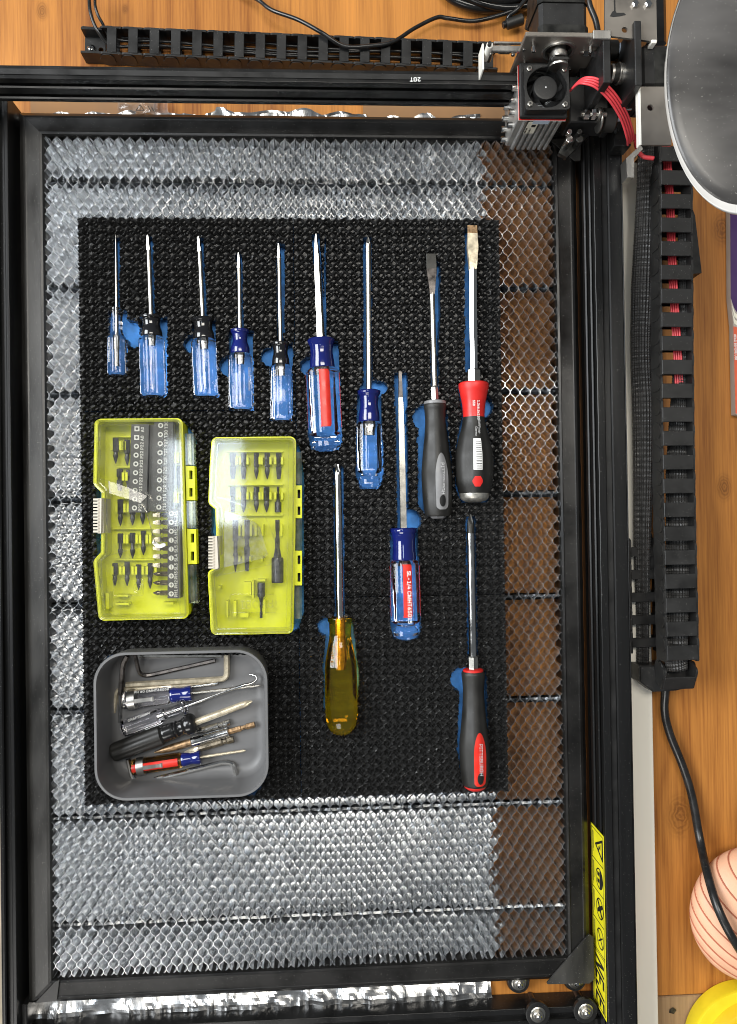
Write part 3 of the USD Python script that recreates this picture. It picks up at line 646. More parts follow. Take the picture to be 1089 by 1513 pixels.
# amber one
d = thing('screwdriver', 'smooth amber handled screwdriver with a cross tip, beside the tray', 'screwdriver', P(505, 1085, ZB), GR); ax = Ax((505, 1085), (499, 687), .0465)
st = dense([(0, 5), (1.5, 11), (6, 17), (14, 21.5), (28, 24, .01), (60, 25, .05), (100, 24.5, .06), (128, 20, .05), (148, 16.5, .02), (164, 16.5), (168, 18.5), (171.5, 18.5), (173, 17)], 4)
part('handle', ax.loft(st, 48, flute6), 'acetate_amber', d, smooth=40)
part('tang', ax.loft([(96, 3), (110, 5.0), (171, 5.2)], 8), 'brass_steel', d, smooth=False)
part('shaft', ax.loft([(171, 5.6), (384, 5.3)], 20), 'chrome', d)
part('tip', ax.loft([(384, 5.3), (387, 5.3, .1), (391, 4.6, .4), (396, 2.6, .5), (399, 1.3, .3)], 32, cross4), 'chrome', d, smooth=False)
print_on(ax, 135, HP + .75, 22, 'STANLEY', 5, 'acetate_amber', d)
# black with the red inlay
d, ax, st = grip('black rubber screwdriver with red oval inlay and red end, lowest on the foam', (702, 1160), (695, 762), .0465,
    [(0, 17), (3, 19, .03), (25, 22, .06), (55, 22.5, .06), (92, 19, .05), (120, 16.5, .05), (140, 15.8, .04), (155, 16.8, .04), (164, 17.5, .03), (168, 16, 0)])
part('collar', ax.loft([(166, 14), (167, 15), (170.5, 15), (172, 12)], 36), 'red_plastic', d)
part('bolster', ax.loft([(171, 7.6), (189, 7.6), (191, 6)], 6, roll=np.pi/6), 'steel', d, smooth=False)
part('shaft', ax.loft([(189, 5.7), (372, 5.5)], 20), 'chrome', d)
part('tip', ax.loft([(372, 5.5), (386, 5.4, .1), (391, 4.8, .45), (396, 3, .5), (400, 1.4, .3)], 32, cross4), 'black_steel', d, smooth=False)
part('end_cap', ax.loft(dense([(-8, 6), (-6, 11), (-2, 16), (1, 17.2)], 3), 36), 'red_plastic', d)
inlay(d, ax, st, 4, 82, .44, 'red_strip', 'PITTSBURGH', 67, 5.2, (7, 25, .23))

# ------------------------------------------------------------------ the bit cases
def ring_poly(pts, z, rad): return wpoly(pts, z).buffer(-rad).buffer(rad, 8)
ZC0, ZC1, ZC2 = .0318, .058, .0645
def case(label, out, hinge, latch, name='bit_case'):
    c = np.mean(np.array(out), 0); d = thing(name, label, 'bit case', P(c[0], c[1], ZB))
    o = ring_poly(out, ZC1, .0055); i = o.buffer(-.0021)
    part('base_tray', cat(prism(o, ZC0 - .002, ZC0), prism(o.difference(i), ZC0, ZC1)), 'case_green', d, smooth=25)
    lo = o.buffer(-.0005)
    part('rim', prism(o.buffer(.0004).difference(o.buffer(-.0026)), ZC1 + .0002, ZC1 + .0022), 'case_green', d, smooth=25)
    lw = lo.buffer(-.0004)
    part('lid', cat(prism(lw.difference(lw.buffer(-.0016)), ZC1 + .0024, ZC2), prism(lw.difference(lw.buffer(-.0060)), ZC2, ZC2 + .0012), prism(lw.buffer(-.0050), ZC2 + .0014, ZC2 + .0028)), 'lid_clear', d, smooth=25)
    (hx0, hy0), (hx1, hy1), w, pat = hinge
    f = 0
    for kind, ln in pat:
        a = np.array([hx0 + (hx1-hx0)*f, hy0 + (hy1-hy0)*f]); b = np.array([hx0 + (hx1-hx0)*(f+ln), hy0 + (hy1-hy0)*(f+ln)]); f += ln
        g = .6
        q = wpoly([(a[0], a[1]+g), (a[0]+w, a[1]+g), (b[0]+w, b[1]-g), (b[0], b[1]-g)], ZC1)
        if kind == 'c': part('hinge_knuckle', cat(prism(q, .046, ZC1), prism(affinity.scale(q, .45, .97), ZC1 + .0002, ZC1 + .002)), 'hinge_clear', d, smooth=25)
        else:
            n = 2; sl = []
            for s_ in range(n):
                u0 = (s_ + .28)/n; u1 = (s_ + .78)/n; y0, y1 = a[1] + (b[1]-a[1])*u0, a[1] + (b[1]-a[1])*u1; xx = a[0] + w*.42
                sl.append(wpoly([(xx, y0), (xx + w*.38, y0), (xx + w*.38, y1), (xx, y1)], ZC1))
            part('hinge_knuckle', prism(q.difference(unary_union(sl)), .044, ZC1), 'case_green', d, smooth=25)
            part('hinge_slot', prism(unary_union(sl), .044, .0462), 'print_black', d)
    (lx0, ly0), (lx1, ly1) = latch
    m = [prism(wpoly([(lx0 + 6, ly0), (lx1, ly0), (lx1, ly1), (lx0 + 6, ly1)], ZC2).buffer(-.0008).buffer(.0008), .040, ZC2)]
    lt = part('latch', m[0], 'latch_beige', d, smooth=25); nt = 11
    for k in range(nt):
        y0 = ly0 + (ly1-ly0)*(k+.12)/nt; y1 = ly0 + (ly1-ly0)*(k+.72)/nt
        part('ridge', prism(wpoly([(lx0, y0), (lx0+8, y0), (lx0+8, y1), (lx0, y1)], ZC2), .042, ZC2 + .001), 'latch_beige', lt)
    return d
case1 = case('yellow green bit case with grey lettered rails under its clear lid', [(142, 620), (270, 619), (274, 760), (279, 913), (148, 916), (140, 828), (151, 816), (152, 728), (140, 716)],
    ((273, 640), (279, 892), 13, (('c', .19), ('g', .205), ('c', .165), ('g', .21), ('c', .23))), ((138, 736), (153, 788)))
case2 = case('yellow green bit case with clear lid and loose dark bits, right of the two', [(314, 647), (437, 646), (436, 780), (433, 935), (313, 937), (308, 844), (323, 838), (319, 752), (309, 744), (311, 690)],
    ((435, 667), (435, 915), 11, (('c', .20), ('g', .20), ('c', .19), ('g', .21), ('c', .20))), ((308, 792), (324, 841)))
def step_line(d, pts, w=1.1, z=ZC2 + .0029, h=.0009, mat='lid_clear', name='lid_ridge'):
    l = LineString([tuple(P(x, y, z)[:2]) for x, y in curve([(a, b, 0) for a, b in pts], 5)[:, :2]]).buffer(w*mpp(z)/2*1.6); part(name, prism(l, z, z + h), mat, d)
# the moulded tongue of each lid, a raised bridge and its bright edge
def tongue(d, pts, nrm, z0, mat):
    """a sloping clear facet of the lid: its top lies in the plane of normal nrm, lowest corner at z0"""
    top = np.array([P(x, y, z0) for x, y in pts]); g = -(top[:, 0]*nrm[0] + top[:, 1]*nrm[1])/nrm[2]; top[:, 2] = z0 + g - g.min() + .0004; bot = top.copy(); bot[:, 2] = ZC2 + .0029; n = len(pts)
    V = np.vstack([top, bot]); F = [(0, k, k+1) for k in range(1, n-1)] + [(n, n+k+1, n+k) for k in range(1, n-1)]
    for k in range(n): F += [(k, n+k, n+(k+1) % n), (k, n+(k+1) % n, (k+1) % n)]
    m = trimesh.Trimesh(V, F, process=False)
    if m.volume < 0: m.invert()
    part('lid_tongue', m, mat, d, smooth=False)
tongue(case1, [(162, 711), (164, 729), (186, 736), (208, 743), (218, 733), (190, 720)], (.17, .115, .98), ZC2 + .003, 'lid_clear')
tongue(case1, [(218, 734), (210, 745), (217, 757), (230, 804), (241, 804), (231, 755), (226, 741)], (.02, .10, .99), ZC2 + .003, 'lid_clear')
step_line(case1, [(150, 708), (186, 717), (214, 727), (225, 738), (232, 757), (244, 800)]); step_line(case1, [(163, 731), (190, 738), (211, 746), (217, 757), (230, 802)]); step_line(case1, [(228, 802), (235, 807), (242, 805)], 3.5, mat='white_edge', name='lid_ridge')
step_line(case1, [(150, 826), (163, 820), (228, 803)]); step_line(case1, [(150, 826), (152, 870), (156, 900)])
q = wpoly([(332, 756), (362, 765), (378, 772), (385, 780), (392, 806), (396, 818), (392, 824), (332, 838)], ZC2)
part('lid_tongue', prism(q.buffer(-.0008).buffer(.0008), ZC2 + .003, ZC2 + .0044), 'bag_clear', case2, smooth=25)
step_line(case2, [(320, 735), (334, 738), (376, 754), (392, 764), (400, 782), (409, 806), (411, 818), (406, 830), (390, 836), (320, 851)]); step_line(case2, [(332, 756), (362, 765), (380, 774), (388, 790), (396, 818), (391, 825)])
for d, x, y, w, h in ((case2, 340, 878, 68, 27), (case1, 168, 856, 44, 24)):
    b = wpoly([(x, y), (x+w, y), (x+w, y+h), (x, y+h)], ZC2 + .003).buffer(-.002).buffer(.002); part('lid_emblem_frame', prism(b.buffer(.0003).difference(b.buffer(-.0003)), ZC2 + .0029, ZC2 + .0036), 'lid_clear', d)
part('lettering', lettering('RYOBI', .0075, P(405, 886, ZC2 + .003), (-1, -.02, 0), (0, -1, 0), .0006, True), 'lid_clear', case2, smooth=False)
c0 = P(205, 869, ZC2 + .003); part('lid_emblem', prism(Point(c0[0], c0[1]).buffer(.0052).difference(Point(c0[0], c0[1]).buffer(.0045)).union(Point(c0[0], c0[1]).buffer(.0030).difference(Point(c0[0], c0[1]).buffer(.0024))), ZC2 + .0029, ZC2 + .0036), 'lid_clear', case1)
# dividers and pegs moulded in the trays
def rib(d, x0, y0, x1, y1, z1=.046, mat='case_green'): part('rib', prism(wpoly([(x0, y0), (x1, y0), (x1, y1), (x0, y1)], z1), ZC0, z1), mat, d)
for y, x0, x1 in ((645, 165, 196), (690, 172, 196), (736, 172, 194), (781, 165, 240), (827, 168, 228)): rib(case1, x0, y - 1, x1, y + 1, .040)
for y in (668, 727, 815): rib(case1, 250 - 8 + 14, y, 250 + 14, y + 16, .050)
for rows in (((163, 176, 181, 182), 652, 665), ((180, 185), 698, 710), ((170, 182, 187), 744, 757), ((170, 182, 186, 200, 205, 215, 220), 790, 803), ((164, 176, 181, 194, 199, 209, 215, 228), 837, 849)):
    for x in rows[0]: rib(case1, x, rows[1], x + 3.5, rows[2])
rib(case1, 170, 879, 189, 881.5); rib(case1, 170, 891, 190, 894); rib(case1, 240, 890, 256, 893); rib(case1, 156, 876, 161, 900)
for y in (667, 716, 761): rib(case2, 335, y - 1, 418, y + 1, .040)
for xs, y0, y1 in (((348, 353, 364, 382, 385, 398, 405, 415), 675, 686), ((349, 353, 364, 370, 382, 386, 398, 405, 415), 727, 738), ((352, 358, 369, 376, 386, 414), 775, 792), ((342, 352, 358, 368, 385), 822, 830)):
    for x in xs: rib(case2, x, y0, x + 3.2, y1)
for a in ((360, 860, 371, 880), (372, 858, 375, 884), (334, 888, 337, 912), (345, 888, 349, 911), (389, 886, 392, 908), (355, 906, 367, 912), (380, 856, 392, 859), (413, 838, 418, 852), (322, 866, 326, 870)): rib(case2, *a)
# grey lettered rails of the left case
def rail(xa, ya, xb, yb, w, items, zt, kind, txt_dx, side=None):
    d = thing('bit_rail', kind, 'bit rail', P((xa+xb)/2, (ya+yb)/2, ZC0 + .012), 'grey bit rails in the left case')
    q = wpoly([(xa - w/2, ya), (xa + w/2, ya), (xb + w/2, yb), (xb - w/2, yb)], zt).buffer(-.0006).buffer(.0006)
    part('rail_body', prism(q, ZC0 + .012, zt), 'rail_grey', d, smooth=25)
    n = len(items); m = mpp(zt)
    for k, t in enumerate(items):
        f = (k + .5)/n; x, y = xa + (xb-xa)*f, ya + (yb-ya)*f; c = P(x - txt_dx*.55, y, zt)
        o = Point(c[0], c[1]).buffer(3.7*m, 12) if t != 'A0' else sbox(c[0]-3.6*m, c[1]-3.6*m, c[0]+3.6*m, c[1]+3.6*m)
        if t[:2] == 'SL': h = sbox(c[0]-.5*m, c[1]-2.6*m, c[0]+.5*m, c[1]+2.6*m)
        elif t[:2] == 'PH': h = sbox(c[0]-.5*m, c[1]-2.4*m, c[0]+.5*m, c[1]+2.4*m).union(sbox(c[0]-2.4*m, c[1]-.5*m, c[0]+2.4*m, c[1]+.5*m))
        else: h = Point(c[0], c[1]).buffer(1.9*m, 3 if t[0] == 'H' else 8)
        part('size_symbol', prism(o.difference(h), zt + .0002, zt + .0004), 'print_white', d)
        part('lettering', lettering(t, 4.3*m, P(x + txt_dx*.75, y + 5.2, zt + .0002), (0, 1, 0), (-1, 0, 0), .0002, True), 'print_white', d, smooth=False)
rail(207, 627, 203, 757, 26, ['A0', 'A0', 'P22', 'P22', 'P22', 'P22', 'P22', 'P21', 'P21', 'P21'], .0585, 'long grey bit rail with square symbols at its top, nearest the latch', 8)
rail(242, 622, 239, 756, 28, ['T30', 'T30', 'T27', 'T27', 'T25', 'T25', 'T20', 'T20', 'T15', 'T15'], .0575, 'grey bit rail with ten round symbols, in the upper right of the case', 8)
rail(257, 752, 257, 884, 19, ['H5', 'H4', 'H3', 'SL6', 'SL5', 'SL4', 'SL3', 'PH3', 'PH2', 'PH1'], .0570, 'dark grey bit rail with slot and cross symbols, in the lower right of the case', 7)
part('spacer', prism(wpoly([(222, 628), (229, 628), (227, 755), (219, 755)], .054), ZC0, .054), 'rail_grey', case1)
part('spacer', prism(wpoly([(256, 628), (262, 650), (259, 752), (253, 752)], .052), ZC0, .052), 'hinge_clear', case1)
def bit(p, q, w, label, group, mat='bit_grey', kind='p', z=.043):
    d = thing('driver_bit', label, 'driver bit', P(*p, ZC0), group); ax = Ax(p, q, z); L = ax.px
    if kind == 's': st = [(0, w*.9), (.8, w), (L*.35, w), (L*.40, w*.72), (L*.50, w*.72), (L*.54, w)]; tip = blade(ax, [(L*.54, w*.9, w*.9), (L*.75, w*.8, w*.5), (L, w*.55, w*.25)])
    elif kind == 'n': st = [(0, w*.7), (L*.16, w*.7), (L*.2, w*.5), (L*.26, w*.5), (L*.3, w*.75), (L*.45, w*.75), (L*.6, w*1.3), (L*.64, w*1.3)]; tip = ax.loft([(L*.6, w*1.5), (L*.63, w*1.7), (L*.98, w*1.7), (L, w*1.6)], 24)
    elif kind == 'd': st = [(0, w*.85), (1, w), (L*.40, w)]; tip = ax.loft([(L*.38, w*.65), (L*.62, w*.62), (L*.68, w*.9), (L*.8, w*.75), (L, w*.12)], 16)
    else: st = [(0, w*.9), (.8, w), (L*.52, w), (L*.56, w*.72)]; tip = ax.loft([(L*.52, w*.7), (L*.62, w*.72), (L*.70, w*.9, .1), (L*.86, w*.55, .4), (L, w*.12, .3)], 16, cross4)
    part('shank', ax.loft(st, 6, roll=np.pi/6), mat, d, smooth=False); part('tip', tip, mat, d, smooth=30)
    return d
OD = ['leftmost', 'second from left', 'third from left', 'fourth from left', 'fifth from left']
for nm, ps, w, mat, k in (('upper', [((171, 647), (171, 685)), ((188, 650), (188, 688))], 4.3, 'bit_grey', 'p'), ('second', [((177, 693), (177, 725)), ((191, 694), (191, 722))], 4.6, 'bit_grey', 's'),
        ('middle', [((178, 738), (178, 777)), ((196, 742), (196, 776)), ((211, 738), (211, 775))], 4.4, 'bit_grey', 'p'), ('fourth', [((178, 788), (178, 824)), ((196, 787), (196, 825)), ((212, 784), (212, 820))], 4.3, 'bit_grey', 'd'),
        ('lowest', [((170, 832), (170, 866)), ((188, 830), (188, 866)), ((205, 834), (205, 872)), ((222, 832), (222, 870))], 4.2, 'bit_grey', 'p')):
    for i, (a, b) in enumerate(ps): bit(a, b, w, f'{OD[i]} grey driver bit in the {nm} row of the lettered case', f'{nm} row bits of the lettered case', mat, k)
for y, sy in zip((761, 772, 785, 797, 810, 822, 835, 848, 861, 876), ('H5', 'H4', 'H3', 'SL6', 'SL5', 'SL4', 'SL3', 'PH3', 'PH2', 'PH1')): bit((250, y), (226, y), 4.2, f'brownish bit lying crosswise beside the {sy} symbol of the lettered case', 'crosswise bits of the lettered case', 'bit_brown', 's' if y < 845 else 'p', .047)
for y0, o_ in ((688, 'upper'), (730, 'lower')): bit((265, y0), (264, y0 + 34), 3.6, o_ + ' grey bit between the upper right rail and the hinge of the lettered case', 'bits by the hinge of the lettered case', 'bit_grey', 'p', .045)
for o_, (x, k, w) in zip(OD, ((344, 's', 5.0), (360, 's', 4.6), (379, 'p', 4.2), (395, 'p', 4.6), (412, 's', 4.6))): bit((x, 669), (x, 708), w, o_ + ' dark bit in the top row of the right case', 'top row bits of the right case', 'bit_grey', k)
for o_, (x, k, w) in zip(OD, ((344, 's', 4.4), (360, 'p', 5.0), (379, 'p', 4.6), (394, 'p', 4.8), (411, 'n', 2.9))): bit((x, 719), (x, 757), w, o_ + ' dark bit in the second row of the right case', 'second row bits of the right case', 'bit_grey', k)
bit((348, 768), (348, 845), 4.6, 'long dark bit with necked shank, leftmost under the tongue of the right case', None, 'bit_grey', 'd')
bit((365, 768), (365, 844), 4.6, 'long dark bit with a broad end, under the tongue of the right case', None, 'bit_grey', 's')
bit((410, 768), (410, 861), 5.2, 'large dark nut driver by the hinge of the right case', None, 'bit_grey', 'n', .045)
bit((386, 913), (386, 861), 3.3, 'small dark nut driver under the lid emblem of the right case', None, 'bit_grey', 'n')

# ------------------------------------------------------------------ the grey tray and what lies in it
ZT0, ZT1 = .0318, .078
tc = (P(139, 1072, ZT1) + P(398, 1071, ZT1) + P(268, 961, ZT1) + P(266, 1181, ZT1)) / 4
tw = (P(398, 1071, ZT1) - P(139, 1072, ZT1))[0]; tl = (P(268, 961, ZT1) - P(266, 1181, ZT1))[1]
tray = thing('tray', 'grey plastic tray holding loose keys, picks and small screwdrivers', 'tray', (tc[0], tc[1], ZT0 - .002))
def rr_ring(w, l, r, z, n=12):
    pts = []
    for cx, cy, a0 in ((w/2-r, l/2-r, 0), (-w/2+r, l/2-r, 90), (-w/2+r, -l/2+r, 180), (w/2-r, -l/2+r, 270)):
        for a in np.linspace(a0, a0+90, n): pts.append((tc[0] + cx + r*math.cos(math.radians(a)), tc[1] + cy + r*math.sin(math.radians(a)), z))
    return np.array(pts)
R = .030
rings = [rr_ring(tw-.012, tl-.012, R-.006, ZT0-.002), rr_ring(tw-.006, tl-.006, R-.003, ZT0+.003), rr_ring(tw-.0006, tl-.0006, R, ZT1-.001), rr_ring(tw-.0014, tl-.0014, R, ZT1), rr_ring(tw-.0058, tl-.0058, R-.0026, ZT1), rr_ring(tw-.0066, tl-.0066, R-.003, ZT1-.001),
         rr_ring(tw-.0078, tl-.0078, R-.0034, ZT1-.006), rr_ring(tw-.012, tl-.012, R-.005, ZT0+.010), rr_ring(tw-.016, tl-.016, R-.007, ZT0+.004), rr_ring(tw-.024, tl-.024, R-.010, ZT0+.0008), rr_ring(tw-.034, tl-.034, R-.014, ZT0)]
V = np.vstack(rings + [[[tc[0], tc[1], ZT0-.002]], [[tc[0], tc[1], ZT0]]]); n = len(rings[0]); F = []
for i in range(len(rings)-1):
    for j in range(n):
        k = (j+1) % n; q = i*n; F += [(q+j, q+k, q+n+k), (q+j, q+n+k, q+n+j)]
e = (len(rings)-1)*n
for j in range(n):
    k = (j+1) % n; F += [(len(V)-2, k, j), (len(V)-1, e+j, e+k)]
part('body', trimesh.Trimesh(V, F, process=False), 'tray_grey', tray, smooth=35)
zt = ZT0
def key(name, label, pts, r, mat, rad=.006, cat_='hex key', n=6, z=None, tw_=None):
    z = z if z is not None else zt + r*mpp(zt) + .0005
    p3 = np.array([P(q[0], q[1], q[2] if len(q) > 2 else z) for q in pts]); line = bent(p3, rad)
    d = thing(name, label, cat_, p3[0], 'loose tools in the grey tray'); part('bar', tube(line, r*mpp(.04), n), mat, d, smooth=35 if n > 6 else False); return d
key('hex_key', 'large brassy hex key in the tray, its short arm up at the right', [(335, 966), (335, 1003), (186, 1012)], 4.2, 'brass_steel', z=.037)
key('hex_key', 'brassy hex key whose short arm points down at the left of the tray', [(318, 1010), (172, 1019, .034), (168, 1053)], 3.3, 'brass_steel', z=.0345)
key('hex_key', 'black hex key with a curved bend at the top of the tray', [(199, 966, .055), (207, 1001), (318, 976)], 3.2, 'dark_steel', .012, z=.034)
key('hex_key', 'thin grey key along the top wall of the tray', [(204, 969), (328, 969)], 3.0, 'steel', z=.035)
key('hex_key', 'dark upright hex key at the upper left of the tray', [(188, 969, .052), (182, 980, .050), (178, 1026, .040)], 4.0, 'dark_steel', .008)
key('hex_key', 'silver ball end key standing below the dark key in the tray', [(177, 1026, .036), (177, 1060, .034), (177, 1068, .034)], 2.8, 'chrome')
key('driver_shaft', 'slim bright cross tip shaft lying along the big brassy hex key in the tray', [(196, 1026, .036), (318, 1010, .036), (322, 1009, .036)], 2.4, 'chrome', cat_='screwdriver shaft', n=12)
d = key('twisted_key', 'silver key with a twisted middle along the bottom of the tray', [(189, 1122, .037), (196, 1150, .0352), (206, 1157, .0348), (331, 1126, .0348), (344, 1128, .0348), (351, 1154, .0348)], 3.7, 'chrome', .010, n=10)
a_, b_ = P(236, 1149.5, .0345), P(310, 1131.5, .0345); th = np.linspace(0, 26*np.pi, 260); ax_, s_, u_ = basis(b_ - a_)
for ph in (0, np.pi):
    part('twist', tube(a_ + np.outer(np.linspace(0, 1, 260), b_ - a_) + .0021*(np.outer(np.cos(th+ph), s_) + np.outer(np.sin(th+ph), u_)), .00045, 5), 'chrome', d)
def pocket(label, butt, h1, c1, tip, hw, mat, collar, shmat, z=.040, clip=True, name='pocket_screwdriver', text=None, red=False, sr=2.1):
    ax = Ax(butt, tip, z); d = thing(name, label, 'screwdriver' if name != 'pick' else 'pick', P(*butt, zt), 'loose tools in the grey tray'); H, C = h1, c1
    st = [(0, hw*.7), (2, hw*.95, .1), (5, hw, .12), (H-5, hw, .12), (H-1, hw*.85, .05)]
    if not collar: st += [(H+3, hw*.6), (C-6, hw*.55), (C-4, hw*.8), (C, hw*.8)]
    part('handle', ax.loft(st, 48, flute8, roll=np.pi/48), mat, d, smooth=25)
    if collar: part('collar', ax.loft(dense([(H-.5, hw*.78), (H+3, hw*.85), ((H+C)/2, hw*.7), (C-4, hw*.85), (C-1, hw*.85), (C, hw*.7)], 3), 32), collar, d)
    if shmat: part('shaft', ax.loft([(H*.55 if not collar else H-2, sr), (ax.px-4, sr), (ax.px, sr*.4)], 14), shmat, d)
    if clip:
        part('clip', cat(ax.loft([(9, hw*1.02), (9.3, hw*1.10), (20, hw*1.10), (20.3, hw*1.02)], 32), blade(Ax2(ax, .92*hw), [(18, 3.2, .8), (44, 2.6, .8), (47, 3.4, 1.3), (49, 3.2, .6)])), 'aluminium', d, smooth=25)
    if red: part('red_strip', patch(ax, st, lambda f: (HP + .05 - .5, HP + .05 + .5), .0003, 6, 3, H-5, flute8), 'red_strip', d)
    if text: print_on(ax, text[1], text[2], hw, text[0], 4, 'print_white' if text[0] != 'x' else 'print_grey', d, down=False)
    return d, ax
class Ax2:
    """the same axis, raised by r photo pixels"""
    def __init__(s, ax, r): s.p0 = ax.p0 + ax.u*(r*ax.k + .0006); s.a, s.s, s.u, s.k, s.px = ax.a, ax.s, ax.u, ax.k, ax.px
    def at(s, t): return s.p0 + s.a*t*s.k
pocket('clear pocket screwdriver with bright blue collar and steel clip in the tray', (181, 1035), 72, 103, (385, 1013), 13.5, 'acetate_violet', 'blue_collar', 'steel', .041, text=('PH #0 CMHT65050', 20, HP + .8))
d, ax = pocket('clear handled pick with a hooked steel end in the tray', (181, 1077), 62, 99, (364, 1012), 13, 'acetate_violet', None, None, .0405, False, 'pick', ('CRAFTSMAN', 14, HP + .7))
hk = [ax.at(55), ax.at(99), P(352, 1015, .042), P(371, 1010, .041), P(379, 1004, .040), P(378, 999, .039), P(369, 996, .037)]
part('shaft', tube(curve(hk, 6), np.interp(np.arange(len(curve(hk, 6)))/len(curve(hk, 6)), [0, .6, .85, 1], [2.2, 2.1, 1.8, .8])*mpp(.04), 12), 'chrome', d)
pocket('amber and red pocket screwdriver with blue ribbed collar in the tray', (194, 1134), 76, 104, (363, 1109), 12, 'acetate_brown', 'blue_collar', 'brass_steel', .0405, red=True)
d = thing('screwdriver', 'stubby black fluted screwdriver with brassy cross tip in the tray', 'screwdriver', P(165, 1115, zt), 'loose tools in the grey tray'); ax = Ax((165, 1113), (373, 1036), .042)
part('grip', ax.loft([(0, 8), (2, 12.5, .08), (6, 14.5, .14), (78, 15.5, .14), (81, 12, .02)], 48, flute8, roll=np.pi/48), 'black_rubber', d, smooth=25)
part('collar', ax.loft(dense([(80, 11.5), (84, 12.5), (98, 12.5), (100, 11.2), (103, 12.8), (106, 11), (112, 11.5), (118, 15.5), (126, 16), (131, 13), (133, 8)], 3), 32, flute6), 'gloss_black', d)
part('shaft', ax.loft([(130, 5.2), (205, 5.0)], 20), 'brass_steel', d)
part('tip', ax.loft([(205, 5.0), (209, 5, .1), (214, 4.2, .4), (219, 2, .5), (221.5, 1, .3)], 32, cross4), 'brass_steel', d, smooth=False)
def tbit(label, sts, p, q, z=.034):
    d = thing('driver_bit', label, 'driver bit', P(*p, zt), 'loose tools in the grey tray'); ax = Ax(p, q, z)
    for nm, st, n, m in sts: part(nm, ax.loft(st, n, cross4 if nm == 'tip' else None, roll=np.pi/6 if n == 6 else 0), m, d, smooth=30 if n > 6 else False)
tbit('bright silver hex bit in the tray, nearest the black screwdriver', [('shank', [(14, 4.8), (46, 5.0), (47, 3.6), (53, 3.6), (54, 4.8), (64, 4.6)], 6, 'chrome'), ('tip', [(0, 1), (4, 2.6, .4), (10, 3.4, .2), (15, 3.6)], 16, 'chrome')], (278, 1084), (335, 1068), .034)
tbit('bit holder with chrome sleeve and rusty brown point in the tray', [('tip', [(0, 1), (14, 4.5, .15), (26, 5.5), (58, 5.8)], 12, 'rusty_steel'), ('sleeve', [(57, 7.2), (58, 7.8), (113, 7.8), (114, 7.2)], 28, 'chrome'), ('shank', [(113, 4.4), (132, 4.4), (134, 3.2), (140, 3.2), (142, 4.6), (154, 4.4)], 6, 'rusty_steel')], (228, 1112), (377, 1070), .036)
tbit('brassy hex bit with a cross tip in the tray, below the chrome sleeve', [('tip', [(0, 1), (6, 3, .4), (16, 4.6, .2), (22, 4.8)], 16, 'brass_steel'), ('shank', [(21, 5), (58, 5), (60, 3.6), (64, 3.6), (66, 5.2), (76, 5)], 6, 'bit_brown')], (272, 1112), (345, 1092), .034)
# ------------------------------------------------------------------ machine rails
def rail_profile(w, h, slots):
    """section of an aluminium rail, w by h from the origin: slots = (side, centre), side t/l/r"""
    p = sbox(0, 0, w, h).buffer(-.0008).buffer(.0008, 4); cut = []
    for side, c in slots:
        s = unary_union([sbox(-.0031, -.0018, .0031, .001), sbox(-.0048, -.0058, .0048, -.0018), Polygon([(-.0046, .0004), (-.0031, -.0012), (.0031, -.0012), (.0046, .0004)])])
        if side == 't': s = affinity.translate(s, c, h)
        elif side == 'l': s = affinity.translate(affinity.rotate(s, 90, origin=(0, 0)), 0, c)
        else: s = affinity.translate(affinity.rotate(s, -90, origin=(0, 0)), w, c)
        cut.append(s)
    for s in (.0013,):
        for side, c in slots: pass
    return p.difference(unary_union(cut)) if cut else p
def rail_mesh(prof, L): return trimesh.creation.extrude_polygon(prof, L, engine='earcut')
YT, YB = P(370, 128, .06)[1], -.70
# left rail (runs along y)
xl = -.3265; m = rail_mesh(rail_profile(.0138, .041, [('t', .0065)]), YT - YB)
lr = thing('machine_rail', 'black aluminium side rail along the left edge of the picture', 'rail', (xl, 0, 0))
part('profile', place(m, (xl, YT, 0), (1, 0, 0), (0, 0, 1), (0, -1, 0)), 'rail_black', lr, smooth=20)
part('gap_shade_strip', bbox(xl + .0140, BX0 - .0245, YB, YT, .0008, .006, .0004), 'rail_black', lr)  # added black filler: shadow in the gap between rail and bed, as colour
part('edge_strip', bbox(xl - .0010, xl - .0002, YB, YT, .030, .0405, .0003), 'worn_black', lr)
# right rail
xr = .2728; m = rail_mesh(rail_profile(.0284, .055, [('l', .0125), ('l', .0275), ('l', .0435), ('t', .0115)]), YT - YB)
rr_ = thing('machine_rail', 'black grooved aluminium rail on the right, carrying the yellow sticker', 'rail', (xr, 0, 0))
part('profile', place(m, (xr, YT, 0), (1, 0, 0), (0, 0, 1), (0, -1, 0)), 'rail_black', rr_, smooth=20)
part('belt', bbox(xr + .0085, xr + .0145, YB, YT, .0513, .0519), 'black_plastic', rr_)
part('cover_strip', bbox(xr + .0286, xr + .0296, YB, YT, .004, .0553, .0003), 'rail_black', rr_)
# pale strip beside it
ws = thing('side_strip', 'pale strip with a bright edge beside the right rail', 'metal strip', (xr + .031, 0, 0))
x1, x2 = xr + .0325, P(969, 1300, .012)[0]
part('flat', bbox(x1, x2, YB, P(950, 240, .012)[1], .0095, .012, .0006), 'white_strip', ws)
part('lip', bbox(x1 - .0021, x1 - .0002, YB, P(940, 232, .03)[1], .008, .040, .0004), 'white_edge', ws)
